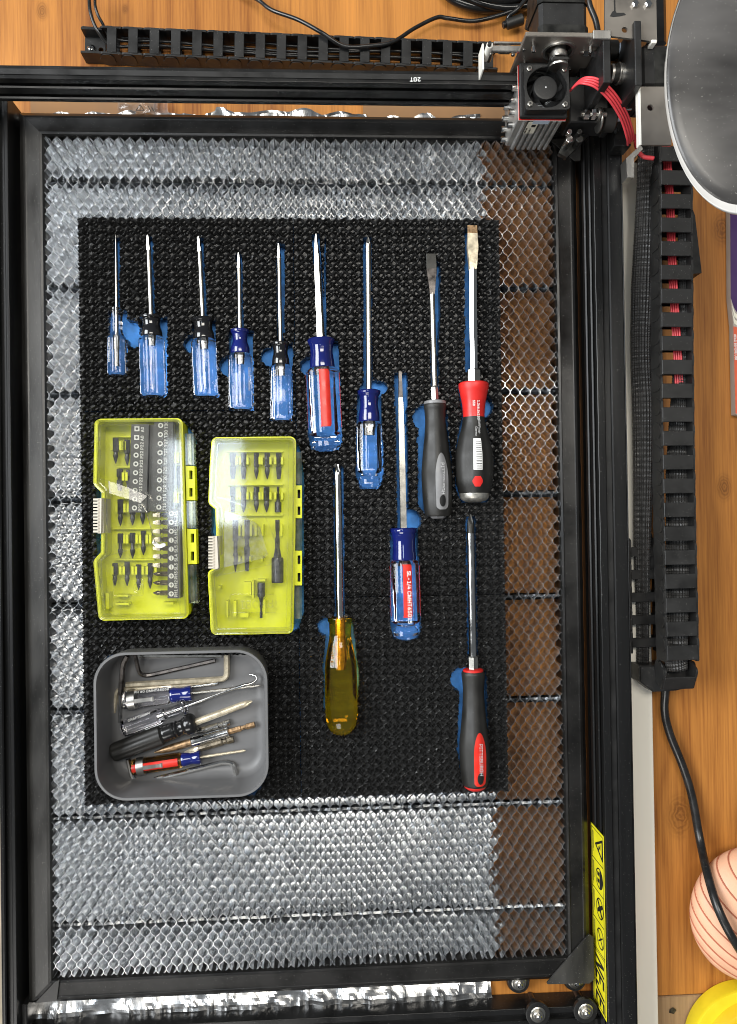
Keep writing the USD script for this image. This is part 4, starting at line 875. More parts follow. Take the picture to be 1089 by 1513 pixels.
# cross beam of the gantry
yb0, yb1 = P(370, 101, .103)[1], P(370, 120.5, .103)[1]; w = yb0 - yb1; xe = P(800, 110, .103)[0]
m = rail_mesh(rail_profile(w, .040, [('r', .010), ('r', .0285)]), xe + .55)
gb = thing('gantry_beam', 'black grooved aluminium cross beam above the bed', 'gantry beam', (0, yb1, .063))
part('profile', place(m, (-.55, yb0, .063), (0, -1, 0), (0, 0, 1), (-1, 0, 0)).apply_transform(np.diag([1, 1, 1, 1])) if False else place(m, (xe, yb0, .063), (0, -1, 0), (0, 0, 1), (-1, 0, 0)), 'rail_black', gb, smooth=20)
part('belt', bbox(-.55, xe, yb1 + .0035, yb1 + .0085, .1032, .1040), 'black_plastic', gb)
part('belt_lettering', lettering('2GT', 6.0*mpp(.104), P(622, 114.5, .1042), (-1, -.01, 0), (0, -1, 0), .0002, True), 'print_white', gb, smooth=False)
# front beam
pa, pb = P(30, 1501, .002), P(880, 1464, .002); ux = (pb - pa)/np.linalg.norm(pb - pa); uy = np.cross(UP, ux)
m = rail_mesh(rail_profile(.060, .026, [('t', .010), ('t', .030), ('t', .050)]), np.linalg.norm(pb - pa))
fb = thing('front_beam', 'black grooved front beam along the lower edge', 'beam', pa)
part('profile', place(m, np.array([pa[0], pa[1], .0006]), -uy, UP, ux) if np.dot(np.cross(-uy, UP), ux) > 0 else place(m, np.array([pb[0], pb[1], .0006]), -uy, UP, -ux), 'rail_black', fb, smooth=20)
part('end_plate', bbox(P(14, 1500, .03)[0], P(40, 1500, .03)[0], -.62, P(16, 1486, .03)[1], .002, .0295, .001), 'black_plastic', fb)
for i, (x, y, lab) in enumerate(((769, 1457, 'black roller with silver stud behind the front beam, left of the corner plate'), (853, 1454, 'black roller with silver stud under the lower right corner plate'),
        (797, 1504, 'black roller with silver stud on the front beam at the lower edge, left one'), (868, 1499, 'black roller with silver stud at the foot of the yellow sticker'))):
    c = P(x, y, .020 if i < 2 else .038); rl = thing('roller', lab, 'roller', (c[0], c[1], .001), 'rollers on the front beam')
    part('wheel', loft((c[0], c[1], .004 if i < 2 else .0265), UP, [(0, .009), (.001, .0118), (.006, .0125), (.010 if i < 2 else .0065, .0110)], 32), 'black_plastic', rl)
    zt_ = .0142 if i < 2 else .0325
    part('washer', cat(loft((c[0], c[1], zt_), UP, [(0, .0080), (.0008, .0080), (.0014, .0070)], 32), loft((c[0], c[1], zt_ + .0014), UP, [(0, .0052), (.002, .0052), (.0026, .0044)], 32)), 'steel', rl)
    part('stud', loft((c[0], c[1], zt_ + .003), UP, [(0, .0028), (.003, .0028), (.0040, .0018)], 20), 'chrome', rl)
    part('post', cyl((c[0], c[1], .0005), (c[0], c[1], .012), .004), 'dark_steel', rl)
# yellow warning sticker on the inner side of the right rail
xs = xr - .0005; ya, yb = P(884, 1213, .012)[1], P(890, 1474, .012)[1]; z0, z1 = .0135, .0515
st_ = thing('warning_sticker', 'yellow warning sticker with black symbols on the right rail', 'sticker', (xs, (ya+yb)/2, z0))
part('sheet', bbox(xs - .0003, xs, yb, ya, z0, z1), 'sticker_yellow', st_)
def on_st(poly, name='print', mat='print_black', lift=.0002):
    # poly in sticker coordinates: u down the rail from the top end, v from the lower edge up
    m = prism(poly, 0, lift); part(name, place(m, (xs - .0003, ya, z0), (0, -1, 0), (0, 0, 1), (-1, 0, 0)), mat, st_, smooth=False)
SL_ = ya - yb; SH = z1 - z0; q1 = SL_*.165
fr = sbox(.0025, .002, SL_ - .0025, SH - .002); on_st(fr.difference(fr.buffer(-.0006)), 'border')
for k in (1, 2, 3, 4): on_st(sbox(k*q1 - .0004 + .003, .002, k*q1 + .0004 + .003, SH - .002), 'divider')
on_st(sbox(4*q1 + .005, .002, 4*q1 + .0056, SH - .002), 'divider')
T_ = Polygon([(.009, .010), (.027, .010), (.018, .031)]); T_ = affinity.rotate(T_, 180, origin=(.018, .020))
T_ = Polygon([(.028, .013), (.028, .033), (.008, .023)]).buffer(.0012); T_ = Polygon([(.007, .034), (.027, .034), (.017, .014)]).buffer(.001)
on_st(T_.difference(T_.buffer(-.0024)).union(LineString([(.0135, .028), (.018, .0275), (.016, .0245), (.0205, .023)]).buffer(.0008)), 'warning_symbol')
for k in range(1, 4):
    c = Point(.003 + (k+.5)*q1, .024); ring = c.buffer(.0105).difference(c.buffer(.0092))
    if k == 1: s = c.buffer(.0092).intersection(sbox(c.x - .01, c.y + .001, c.x + .01, c.y + .011)).union(sbox(c.x-.006, c.y-.006, c.x-.002, c.y)).union(sbox(c.x+.001, c.y-.006, c.x+.005, c.y))
    elif k == 2: s = unary_union([LineString([(c.x-.006, c.y-.005), (c.x+.006, c.y+.005)]).buffer(.0016), LineString([(c.x-.004, c.y+.006), (c.x+.003, c.y-.005)]).buffer(.0020), c.buffer(.003)])
    else: s = unary_union([LineString([(c.x-.006, c.y-.006), (c.x+.006, c.y+.006)]).buffer(.0009), LineString([(c.x-.003, c.y+.006), (c.x+.004, c.y-.005)]).buffer(.0008)])
    on_st(ring.union(s), 'warning_symbol')
for k in range(4):
    for j in range(3): on_st(sbox(.006 + k*q1, .0048 + j*.0016, .001 + (k+1)*q1 - j*.004, .0053 + j*.0016), 'small_print')
m = meshkit.text_mesh('NEJE', .0235, .0002, True); m.vertices[:, 0] *= .98; m.vertices[:, 0] += m.vertices[:, 1]*.25
wd = np.ptp(m.vertices[:, 0]); m.vertices[:, 0] *= (SL_*.275)/wd
part('lettering', place(m, (xs - .0003, ya - 4*q1 - .0075, z0 + .0085), (0, -1, 0), (0, 0, 1), (-1, 0, 0)), 'print_black', st_, smooth=False)

# ------------------------------------------------------------------ cable chains
def chain(name, label, path, nrm, lat, width, height, strap, mat='chain_black'):
    """links along a path of (point, outward normal); lat = sideways unit vector"""
    d = thing(name, label, 'cable chain', path[0]); lat = np.asarray(lat, float)
    for i in range(len(path) - 1):
        a, b = np.asarray(path[i]), np.asarray(path[i+1]); L = np.linalg.norm(b - a); t = (b - a)/L; n_ = np.asarray(nrm[i], float); n_ = n_ - t*(n_ @ t); n_ /= np.linalg.norm(n_); l_ = np.cross(n_, t)
        T = lambda m: place(m, a, t, l_, n_)
        ms = []
        for sg in (-1, 1):
            y0 = sg*width/2; o = sg*(.0007 if i % 1 == 0 else 0)
            ms = []
            sp = sbox(-.001, 0, L*.72, height).buffer(-min(.0045, L*.3)).buffer(min(.0045, L*.3), 6).union(sbox(L*.3, .0004, L*1.04, height - .0004).buffer(-.002).buffer(.002))
            q = trimesh.creation.extrude_polygon(sp, .0021, engine='earcut')
            q = place(q, (0, y0 + (.00105 if sg > 0 else .00105), 0), (1, 0, 0), (0, 0, 1), (0, -1, 0)); ms.append(q)
            pin = loft((L*.13, y0 + sg*.0011, height*.5), (0, sg, 0), [(0, height*.24), (.0005, height*.22)], 14); ms.append(pin)
            lapp = sbox(0, .001, L*.62, height - .001).buffer(-min(.006, L*.26)).buffer(min(.006, L*.26), 6)
            q = trimesh.creation.extrude_polygon(lapp, .0008, engine='earcut'); ms.append(place(q, (0, y0 + sg*.0014 + .0004, 0), (1, 0, 0), (0, 0, 1), (0, -1, 0)))
            if sg < 0: lk = part('link', T(cat(ms)), mat, d, smooth=25)
            else: part('side_wall', T(cat(ms)), mat, lk, smooth=25)
        part('strap', T(bbox(L*.34, L*.34 + strap, -width/2 + .0004, width/2 - .0004, height - .0016, height + .0004, .0004)), mat, lk, smooth=False)
        part('strap', T(bbox(L*.34, L*.34 + strap*.8, -width/2 + .0004, width/2 - .0004, .0, .0016, .0003)), mat, lk, smooth=False)
    return d
# long chain behind the beam, lying on the worktop
a, b = P(147, 58, .022), P(735, 82, .022); nl = 19
path = [a + (b - a)*i/nl + UP*-.021 for i in range(nl + 1)]
ch1 = chain('cable_chain', 'long black cable chain lying behind the gantry beam', path, [UP]*nl, (0, 1, 0), 38*mpp(.022), .021, .0098)
e = path[0]; t = (b - a)/np.linalg.norm(b - a); l_ = np.cross(UP, t); hw_ = 19*mpp(.022)
T = lambda m: place(m, e - t*.0195, t, l_, UP)
part('end_bracket', T(cat(prism(Polygon([(0, hw_), (.002, hw_ + .001), (.021, hw_), (.021, hw_ - .0022), (0, hw_ - .0022)]), 0, .019), prism(Polygon([(0, -hw_), (.021, -hw_), (.021, -hw_ + .0022), (0, -hw_ + .0022)]), 0, .019),
     prism(sbox(0, -hw_ + .002, .021, hw_ - .002).difference(Point(.0165, -.0015).buffer(.0026)), .003, .0052))), 'chain_black', ch1, smooth=25)
c = e - t*.0195 + t*.0068 - l_*.0010; sc = part('screw', loft(c + UP*.0054, UP, [(0, .0040), (.0012, .0040), (.0024, .0026), (.0027, .001)], 24), 'chrome', ch1)
part('screw_slot', cat(place(bbox(-.0022, .0022, -.0005, .0005, 0, .0003), c + UP*.0080, t, l_, UP), place(bbox(-.0005, .0005, -.0022, .0022, 0, .0003), c + UP*.0080, t, l_, UP)), 'print_black', sc)
def wire(name, label, pts, r, mat='cable_black', cat_='cable', group=None, n=10):
    p3 = curve([P(x, y, z) for x, y, z in pts], 8); d = thing(name, label, cat_, p3[0], group); part('sheath', tube(p3, r*mpp(.02), n), mat, d, smooth=True); return d
WG = 'black wires in the long cable chain'
wire('wire', 'outer black wire looping into the left end of the long chain', [(131, -12, .02), (134, 20, .022), (146, 48, .018), (170, 68, .010), (240, 68, .009), (420, 82, .009), (590, 85, .009), (720, 92, .010)], 2.6, group=WG)
wire('wire', 'inner black wire looping into the left end of the long chain', [(141, -12, .02), (141, 10, .024), (150, 32, .020), (172, 58, .010), (250, 62, .008), (430, 76, .008), (600, 76, .009), (720, 86, .010)], 2.2, group=WG)
for k, (dy, lab) in enumerate(((7, 'black wire inside the long chain, nearest the beam'), (-6, 'black wire inside the long chain, farthest from the beam'))):
    wire('wire', lab, [(180, 62+dy, .006), (330, 66+dy*1.1, .006), (500, 78+dy*.8, .006), (722, 86+dy, .007)], 2.4, group=WG)
wire('power_cable', 'thin black cable draped over the long chain from the top edge', [(352, -14, .01), (380, -1, .014), (402, 15, .02), (440, 29, .026), (475, 48, .03), (508, 68, .027), (545, 68, .027), (580, 62, .024), (612, 42, .016), (645, 26, .012), (662, 27, .010), (700, 31, .010), (740, 22, .012), (765, 12, .014)], 3.0)
# coil of thick black cable at the top
th = np.linspace(-.35*np.pi, 1.35*np.pi, 60); c = P(726, -28, .01)
cc = thing('cable_coil', 'coil of thick glossy black cable at the top edge', 'cable coil', c)
for k, (r_, zz, rad) in enumerate(((.046, .0075, 7), (.040, .018, 6.5), (.050, .016, 5))):
    pts = np.stack([c[0] + r_*1.15*np.cos(th + np.pi + .2*k), c[1] + r_*.62*np.sin(th + np.pi + .1), zz + .002*np.sin(th*2 + k)], 1); part('loop', tube(pts, rad*mpp(.01), 14), 'gloss_black', cc, smooth=True)
# barrel plug and cables behind the carriage
bp_ = thing('barrel_plug', 'black barrel plug on a cable behind the gantry carriage', 'plug', P(763, 33, .01))
part('barrel', cyl(P(748, 36, .012), P(773, 28, .014), 8*mpp(.01), 20, .001), 'black_rubber', bp_); part('tip', cyl(P(743, 37.5, .012), P(749, 35.5, .012), 5*mpp(.01), 16, .0005), 'cable_black', bp_)
part('cord', tube(curve([P(751, 33, .013), P(752, 24, .016), P(766, 12, .02), P(783, -10, .02)], 8), 3*mpp(.01), 10), 'cable_black', bp_, smooth=True)
wire('motor_cable', 'thick black cable with ribbed relief beside the stepper motor', [(782, 42, .06), (786, 24, .07), (792, 8, .07), (796, -12, .07)], 7.0)
wire('motor_cable', 'black cable at the right of the stepper motor', [(868, -8, .08), (872, 10, .08), (880, 30, .08), (884, 50, .08)], 4.2)

# right chain: two runs and a bend
xa_, xb_ = P(985, 700, .064)[0], P(1027, 700, .064)[0]; xm_ = (xa_ + xb_)/2; wd_ = xb_ - xa_ + .003
pit = 35.6*mpp(.062); ytop = P(1000, 206, .062)[1]; ybend = P(1000, 972, .045)[1]; pts, nn = [], []
nu = int(round((ytop - ybend)/pit)); pit = (ytop - ybend)/nu
for i in range(nu + 1): pts.append((xm_ - .004*math.sin(i/nu*2.2) + .002, ytop - pit*i, .040)); nn.append((0, 0, 1))
R_ = .0195; ce = .0205
for k, a in enumerate((-62, -120)):
    y = pts[nu][1] - R_*math.sin(math.radians(-a)) ; pts.append((pts[nu][0], ybend - R_*1.15*math.sin(math.radians(-a)), ce + .0195*math.cos(math.radians(-a)))); nn.append((0, -math.sin(math.radians(-a)), math.cos(math.radians(-a))))
low = []
for i in range(6): low.append((pts[nu][0] - .003, ybend + pit*i + .002, .024)); 
for q in low: pts.append(q); nn.append((0, 0, -1))
nn[nu] = (0, -.55, .84)
chain('cable_chain', 'black cable chain standing on its side run at the right, red wires inside', [np.array(p) for p in pts[:nu + 2]], nn[:nu + 2], (1, 0, 0), wd_, .0235, .0148)
lowp = [np.array([p[0] - .0165, p[1], .0015]) for p in low][::-1]
chain('cable_chain', 'short lower run of black cable chain beside the pale strip', lowp, [UP]*len(lowp), (1, 0, 0), wd_, .0215, .0100)
q = wpoly([(945, 984), (1023, 984), (1023, 1004), (1012, 1018), (1000, 1021), (966, 1023), (946, 1008)], .036)
part('end_link', cat(prism(q.buffer(-.001).buffer(.001), .002, .034), prism(q.buffer(-.0022).buffer(.001), .0342, .036)), 'chain_black', None, cat='chain end', label='faceted black end of the right chain where the power cable leaves it')
pl = P(962, 852, .02); 
part('end_bracket', prism(wpoly([(958, 790), (963, 788), (970, 830), (970, 848), (958, 846)], .022), .002, .022), 'chain_black', None, cat='bracket', label='black end bracket of the lower chain run beside the sleeve')
for k in range(4):
    o = (k - 1.5)*3.3
    wire('red_wire', ['leftmost', 'second', 'third', 'rightmost'][k] + ' red wire of the flat ribbon running inside the right chain', [(984+o, 215, .050), (990+o, 300, .050), (992+o, 360, .050), (996+o, 440, .051), (1001+o, 520, .052), (1004+o, 580, .050), (1006+o, 640, .044)], 1.6, 'red_wire', 'wire', 'red wires inside the right chain', 8)
def braid(pts, w, h, name, label):
    """woven sleeve: flattened tube with a diamond weave standing out"""
    c = curve(pts, 26); n = len(c); m_ = 72; s = np.concatenate([[0], np.cumsum(np.linalg.norm(np.diff(c, axis=0), axis=1))]); th = np.arange(m_)/m_*2*np.pi
    ws_ = np.interp(np.linspace(0, 1, n), np.linspace(0, 1, len(w)), w); V = []
    N_ = int(s[-1]/.0011); cc_ = np.stack([np.interp(np.linspace(0, s[-1], N_), s, c[:, k]) for k in range(3)], 1); ws_ = np.interp(np.linspace(0, s[-1], N_), s, ws_); ss = np.linspace(0, s[-1], N_)
    tan = np.gradient(cc_, axis=0); tan /= np.linalg.norm(tan, axis=1, keepdims=True)
    for i in range(N_):
        sd = np.cross(tan[i], UP); sd /= np.linalg.norm(sd); u = np.cross(sd, tan[i])
        g_ = .0008*np.sin(ss[i]*1150 + th*11)*np.sin(ss[i]*1150 - th*11 + 1.2)
        V.append(cc_[i] + np.outer((ws_[i] + g_)*np.cos(th), sd) + np.outer((h + g_*1.3)*np.sin(th), u))
    V = np.vstack(V); F = []
    for i in range(N_ - 1):
        j = np.arange(m_); k = (j+1) % m_; q = i*m_; F += [np.stack([q+j, q+m_+k, q+k], 1), np.stack([q+j, q+m_+j, q+m_+k], 1)]
    d = thing(name, label, 'cable sleeve', cc_[0]); t_ = trimesh.Trimesh(V, np.vstack(F), process=False); part('weave', t_, 'sleeve_grey', d, smooth=False)
m_ = mpp(.03)
braid([P(956, 205, .05), P(955, 300, .03), P(951, 420, .024), P(948, 520, .022), P(951, 600, .022), P(951, 700, .022), P(949, 800, .020), P(949, 900, .014), P(949, 990, .013)], [12*m_, 15*m_, 18*m_, 16*m_, 17*m_, 15*m_, 12*m_, 9*m_, 9*m_], .008, 'braided_sleeve', 'black braided cable sleeve running down beside the pale strip')
braid([P(1012, 300, .047), P(1010, 440, .047), P(1004, 560, .047), P(1000, 700, .047), P(1001, 850, .047), P(999, 960, .047), P(1000, 990, .044)], [9*m_, 9*m_, 10*m_, 16*m_, 17*m_, 17*m_, 16*m_], .005, 'braided_sleeve', 'black braided cable sleeve inside the right chain under its straps')
wire('power_cable', 'thick black power cable curving from the chain end over the pink ball', [(984, 1012, .018), (982, 1050, .010), (990, 1085, .009), (1008, 1130, .009), (1022, 1175, .010), (1034, 1240, .016), (1045, 1290, .044), (1062, 1345, .068), (1089, 1397, .072), (1122, 1445, .05)], 6.4)
part('plate', prism(wpoly([(1020, 300), (1027, 318), (1037, 403), (1022, 405)], .03), .002, .030), 'black_plastic', None, cat='plate', label='black wedge shaped plate standing on the worktop right of the chain')

# ------------------------------------------------------------------ the gantry carriage and its laser head
def bpx(x0, y0, x1, y1, z0, z1, ch=.0006):
    a, b = P(x0, y1, z1), P(x1, y0, z1); return bbox(a[0], b[0], a[1], b[1], z0, z1, ch)
def cx(px, py, z, len_px, r_px, ch=.0005, n=28):
    c = P(px, py, z); k = mpp(z); return cyl(c - [len_px*k/2, 0, 0], c + [len_px*k/2, 0, 0], r_px*k, n, ch)
def cz(px, py, z0, z1, r_px, ch=.0004, n=24):
    c = P(px, py, z1); return cyl((c[0], c[1], z0), (c[0], c[1], z1), r_px*mpp(z1), n, ch)
ca = thing('gantry_carriage', 'black and silver gantry carriage with pulleys and rollers in the upper right', 'gantry carriage', P(870, 100, .06))
zpl = .148; a, b = P(777, 53, zpl), P(903, 53, zpl)
yp = a[1]; ring = P(826, 76, .13)
pl_ = man(bbox(a[0], b[0], yp, yp + .0042, .070, zpl, .0006)) - man(cyl((ring[0], yp - .01, .128), (ring[0], yp + .02, .128), .0125, 40))
part('face_plate', tri(pl_), 'plate_grey', ca, smooth=25)
part('pulley_ring', tri(man(cyl((ring[0], yp - .002, .128), (ring[0], yp + .003, .128), .0150, 40, .0005)) - man(cyl((ring[0], yp - .01, .128), (ring[0], yp + .02, .128), .0122, 40))), 'aluminium', ca)
part('motor_pulley', cat(loft((ring[0], yp - .0082, .128), (0, 1, 0), [(0, .0075), (.0008, .0082), (.0045, .0082), (.0050, .0070), (.010, .0070)], 36), loft((ring[0], yp - .0160, .128), (0, 1, 0), [(0, .0085), (.0012, .0088), (.0022, .0085)], 36)), 'aluminium', ca)
part('drive_belt', bbox(ring[0] - .0086, ring[0] + .0086, yp - .0135, yp - .0085, .085, .1345, .0015), 'black_rubber', ca)
for dx, dz in ((-.026, .139), (.026, .139), (-.032, .128), (-.040, .120), (-.026, .108), (.020, .098)):
    q = part('screw', cyl((ring[0] + dx, yp - (.009 if abs(dx) == .026 else .0012), dz), (ring[0] + dx, yp + .001, dz), .0019, 16, .0004), 'chrome', ca)
part('plate_lip', bpx(877, 44, 903, 57, .140, .152), 'aluminium', ca)
# stop board arm at the left of the plate
ar = P(718, 92, .125); part('arm', bpx(722, 67, 770, 75, .121, .125), 'aluminium', ca); part('arm', bpx(730, 61, 775, 64, .117, .120), 'aluminium', ca)
part('standoff', cz(724, 66, .110, .132, 5), 'white_edge', ca); part('standoff', cz(726, 76, .108, .122, 4), 'steel', ca); part('standoff', cz(724, 63, .132, .136, 3), 'black_plastic', ca)
part('stop_board', bbox(P(712, 85, .12)[0], P(712, 85, .12)[0] + .0016, P(712, 104, .12)[1], P(712, 66, .12)[1], .104, .122, .0003), 'white_edge', ca)
part('limit_switch', bpx(738, 62, 755, 75, .108, .114), 'steel', ca); part('switch_button', cz(746, 67, .114, .1155, 3), 'black_plastic', ca)
# stepper motor behind the plate
mo = P(832, 40, .14); mx0, mx1 = P(796, 40, .140)[0], P(871, 40, .140)[0]
oc = sbox(mx0, .098, mx1, .140).buffer(-.004).buffer(.004, 1)
mot = thing('stepper_motor', 'black square stepper motor behind the silver carriage plate', 'motor', (mo[0], yp + .03, .098))
for nm, y0, y1, gr, mt in (('front_flange', .0045, .016, 0, 'black_steel'), ('body', .0165, .036, .0012, 'black_plastic'), ('rear_flange', .0365, .060, 0, 'black_steel')):
    m = trimesh.creation.extrude_polygon(oc.buffer(-gr), y1 - y0, engine='earcut'); part(nm, place(m, (0, yp + y1, 0), (1, 0, 0), (0, 0, 1), (0, -1, 0)), mt, mot, smooth=20)
# side plates, wheels, nuts
part('side_plate', bbox(P(891, 60, .15)[0], P(902, 60, .15)[0], P(891, 122, .15)[1], P(891, 56, .15)[1], .060, .150, .0006), 'black_plastic', ca)
part('side_plate', bbox(P(938, 60, .155)[0], P(948, 60, .155)[0], P(938, 126, .155)[1], P(938, 30, .155)[1], .060, .155, .0006), 'black_plastic', ca)
part('base_block', bpx(842, 113, 898, 180, .070, .098, .001), 'black_plastic', ca)
part('base_plate', prism(wpoly([(846, 100), (905, 100), (905, 150), (870, 200), (838, 232), (826, 225), (838, 200)], .075), .068, .074), 'black_steel', ca)
for px, py, z in ((868, 76, .125), (869, 169, .105)):
    part('axle_nut', cx(px - 3, py, z, 9, 7.5, .0006, 6), 'chrome', ca, smooth=False); part('axle_nut', cx(px + 7, py, z, 7, 8.5, .0006, 6), 'chrome', ca, smooth=False); part('axle', cx(px + 8, py, z, 40, 4, .0003), 'steel', ca); part('washer', cx(px + 15, py, z, 4, 9.5, .0003), 'steel', ca)
for px, py, z, r in ((902, 74, .115, 14), (884, 96, .105, 12), (898, 178, .095, 17)):
    part('wheel', loft(P(px, py, z) - [.0075, 0, 0], (1, 0, 0), [(0, r*.62*mpp(z)), (.0022, r*mpp(z)), (.0125, r*mpp(z)), (.015, r*.62*mpp(z))], 36), 'black_rubber', ca)
part('wheel_hub', cx(914, 72, .118, 8, 8), 'label_blue', ca); part('wheel_ring', cx(885, 178, .098, 3, 18), 'steel', ca); part('wheel_hub', cx(913, 172, .095, 8, 7), 'label_blue', ca)
part('pulley', cat(cx(922, 109, .125, 14, 14.5), cx(913, 109, .125, 3, 16)), 'aluminium', ca); part('pulley', cat(cx(944, 109, .125, 12, 13), cx(950, 109, .125, 3, 15)), 'aluminium', ca); part('drive_belt', cx(908, 109, .125, 8, 13.5), 'black_rubber', ca); part('pulley', cx(903, 109, .125, 5, 13.5), 'aluminium', ca)
for px, py, z in ((938, 68, .13), (940, 122, .12), (936, 145, .11), (928, 160, .10)): part('screw', cx(px, py, z, 10, 4.5, .0004, 14), 'chrome', ca)
for px in (842, 857): part('cap_screw', cat(cz(px, 205, .070, .088, 5.5), cz(px, 194, .088, .094, 4)), 'chrome' if px == 842 else 'black_steel', ca)
part('bracket', prism(wpoly([(857, 92), (872, 92), (872, 60), (905, 60), (905, 70), (882, 104), (857, 118)], .10), .085, .100), 'black_plastic', ca)
part('gusset', prism(wpoly([(905, 170), (940, 140), (945, 150), (915, 192)], .09), .080, .088), 'rail_black', ca)
# second motor and the grey brackets
mo2 = thing('stepper_motor', 'black stepper motor at the right of the carriage, half behind the lamp', 'motor', P(970, 95, .1))
part('body', bpx(950, 66, 1005, 126, .085, .142, .002), 'black_plastic', mo2); part('rear_flange', bpx(963, 66, 1010, 127, .0845, .1425, .003), 'black_steel', mo2)
b1 = thing('metal_bracket', 'grey metal bracket plate with screws and a hole at the top edge', 'bracket', P(930, 20, .16))
q = wpoly([(894, -30), (969, -30), (971, 62), (962, 62), (958, 60), (894, 52)], .150); h = P(923, 44, .150); q = q.difference(Point(h[0], h[1]).buffer(4.5*mpp(.15)))
part('plate', prism(q, .1475, .150), 'plate_grey', b1); part('lip', bpx(963, 58, 971, 63, .140, .1512), 'white_edge', b1)
for px, py in ((938, 7), (957, 7)): part('screw', loft(P(px, py, .150), UP, [(0, .0034), (.002, .0034), (.003, .0024)], 6), 'chrome', b1, smooth=False)
part('black_mark', prism(wpoly([(905, 17), (909, 15), (911, 19), (922, 19), (925, 22), (916, 24), (906, 25), (901, 24)], .1502), .1501, .1503), 'print_black', b1)
part('black_mark', prism(wpoly([(907, 0), (909, 0), (909.5, 16), (907.5, 16)], .1502), .1501, .1503), 'print_black', b1)
b2 = thing('metal_bracket', 'grey metal bracket with one round hole beside the lamp', 'bracket', P(960, 170, .14))
q = wpoly([(945, 128), (992, 128), (992, 214), (948, 214)], .145); h = P(961, 159, .145); q = q.difference(Point(h[0], h[1]).buffer(4.8*mpp(.145)))
part('plate', prism(q, .1425, .145), 'plate_grey', b2); part('side', bbox(P(944, 170, .145)[0], P(947.5, 170, .145)[0], P(946, 214, .145)[1], P(946, 128, .145)[1], .138, .1452, .0004), 'white_edge', b2)
b3 = thing('metal_bracket', 'pale folded metal end piece of the strip below the red wires', 'bracket', P(935, 230, .05))
part('plate', prism(wpoly([(925, 234), (947, 214), (950, 220), (937, 233), (937, 262), (927, 262)], .075), .060, .075), 'aluminium', b3)
part('block', bpx(908, 168, 932, 215, .060, .080), 'rail_black', b3)
bk = thing('cable_block', 'black block under the end of the right chain beside the bracket', 'block', P(1000, 215, .02)); part('body', bpx(958, 214, 1010, 262, .002, .040, .002), 'chain_black', bk)
dk = thing('black_unit', 'black rounded unit behind the grey bracket at the top edge', 'unit', P(975, 30, .05)); part('body', bpx(958, -30, 986, 66, .03, .110, .004), 'gloss_black', dk)
# laser head
zf = .119; c = P(808, 129, zf + .004); lh = thing('laser_head', 'grey finned laser head with black cooling fan on top', 'laser head', (c[0], c[1], .048))
ll, lr2 = P(767, 177, .106), P(834, 177, .106); yback = P(800, 100, .106)[1]; bx0, bx1, by0 = ll[0], lr2[0], ll[1]
part('heatsink', bbox(bx0, bx1, by0 + .003, yback, .048, .106, .001), 'heatsink_grey', lh)
for k in range(7):
    x = bx0 + .0055 + k*(bx1 - bx0 - .0085)/6.4; part('fin', bbox(x, x + .0036, by0 - .0008, by0 + .0032, .0475, .1045, .0009), 'heatsink_grey', lh)
part('top_plate', bbox(bx0 - .0008, bx1 + .0008, by0 - .0012, yback + .0008, .1062, .1074, .0003), 'white_edge', lh); part('gasket', bbox(bx0 - .0008, bx1 + .0008, by0 - .0012, yback + .0008, .1075, .1081), 'red_plastic', lh); part('fan_duct', bbox(bx0 - .0006, bx1 + .0006, by0 - .0009, yback + .0004, .1082, .1136, .001), 'black_plastic', lh)
sq = affinity.rotate(sbox(-.0205, -.0205, .0205, .0205).buffer(-.003).buffer(.003, 6), 1.5); hol = Point(.0, .0).buffer(.0188, 40)
fr_ = prism(sq.difference(hol), .1138, zf + .004); fr_.apply_translation((c[0], c[1], 0)); part('fan_frame', fr_, 'black_plastic', lh, smooth=25)
fl_ = prism(sq.difference(hol.buffer(.0008)).buffer(.0004), zf + .0018, zf + .0044); fl_.apply_translation((c[0], c[1], 0)); part('fan_flange', fl_, 'black_plastic', lh, smooth=25)
part('fan_base', cyl((c[0], c[1], .1130), (c[0], c[1], .1144), .0184, 36), 'gloss_black', lh)
hb = part('fan_hub', loft((c[0] - .001, c[1], .1142), UP, [(0, .0115), (.007, .0115), (.0084, .0108), (.0088, .0095), (.0089, .002)], 44), 'black_plastic', lh); part('dot', cyl((c[0] - .001, c[1], .1230), (c[0] - .001, c[1], .1233), .0008, 12), 'print_grey', hb)
for k in range(7):
    a0 = k*2*np.pi/7 + .3; V = []; 
    for i in range(8):
        f = i/7; r_ = .0105 + .0078*f; aa = a0 + .55*f**1.2
        for dz_, da in ((0, -.22 - .10*f), (.0052, .24 + .10*f)): 
            for h_ in (0, .0007): V.append((c[0] - .001 + r_*math.cos(aa + da), c[1] + r_*math.sin(aa + da), .1150 + dz_ + h_))
    F = []
    for i in range(7):
        q = i*4
        for (u, v) in ((0, 2), (2, 3), (3, 1), (1, 0)): F += [(q+u, q+v, q+4+v), (q+u, q+4+v, q+4+u)]
    F += [(0, 1, 3), (0, 3, 2), (28, 30, 31), (28, 31, 29)]
    part('fan_blade', trimesh.Trimesh(V, F, process=False), 'gloss_black', lh, smooth=False)
for sx in (-1, 1):
    for sy in (-1, 1):
        o = c + np.array([sx*.0163, sy*.0163, 0]); s_ = part('screw', loft((o[0], o[1], zf + .0044), UP, [(0, .0026), (.0018, .0026), (.0024, .0020)], 20), 'steel', lh); part('socket', cyl((o[0], o[1], zf + .0067), (o[0], o[1], zf + .0070), .0012, 6), 'print_black', s_)
for k, z in enumerate((.100, .094, .088, .080, .066, .060, .055, .051)):
    yy = by0 + .006 + (k % 4)*.0016 + .002; yy = by0 + (.0335 - .0085*(k % 4))
    part('side_screw', cyl((bx0 - .0052, yy, z), (bx0 + .001, yy, z), .0030, 16, .0006), 'chrome', lh)
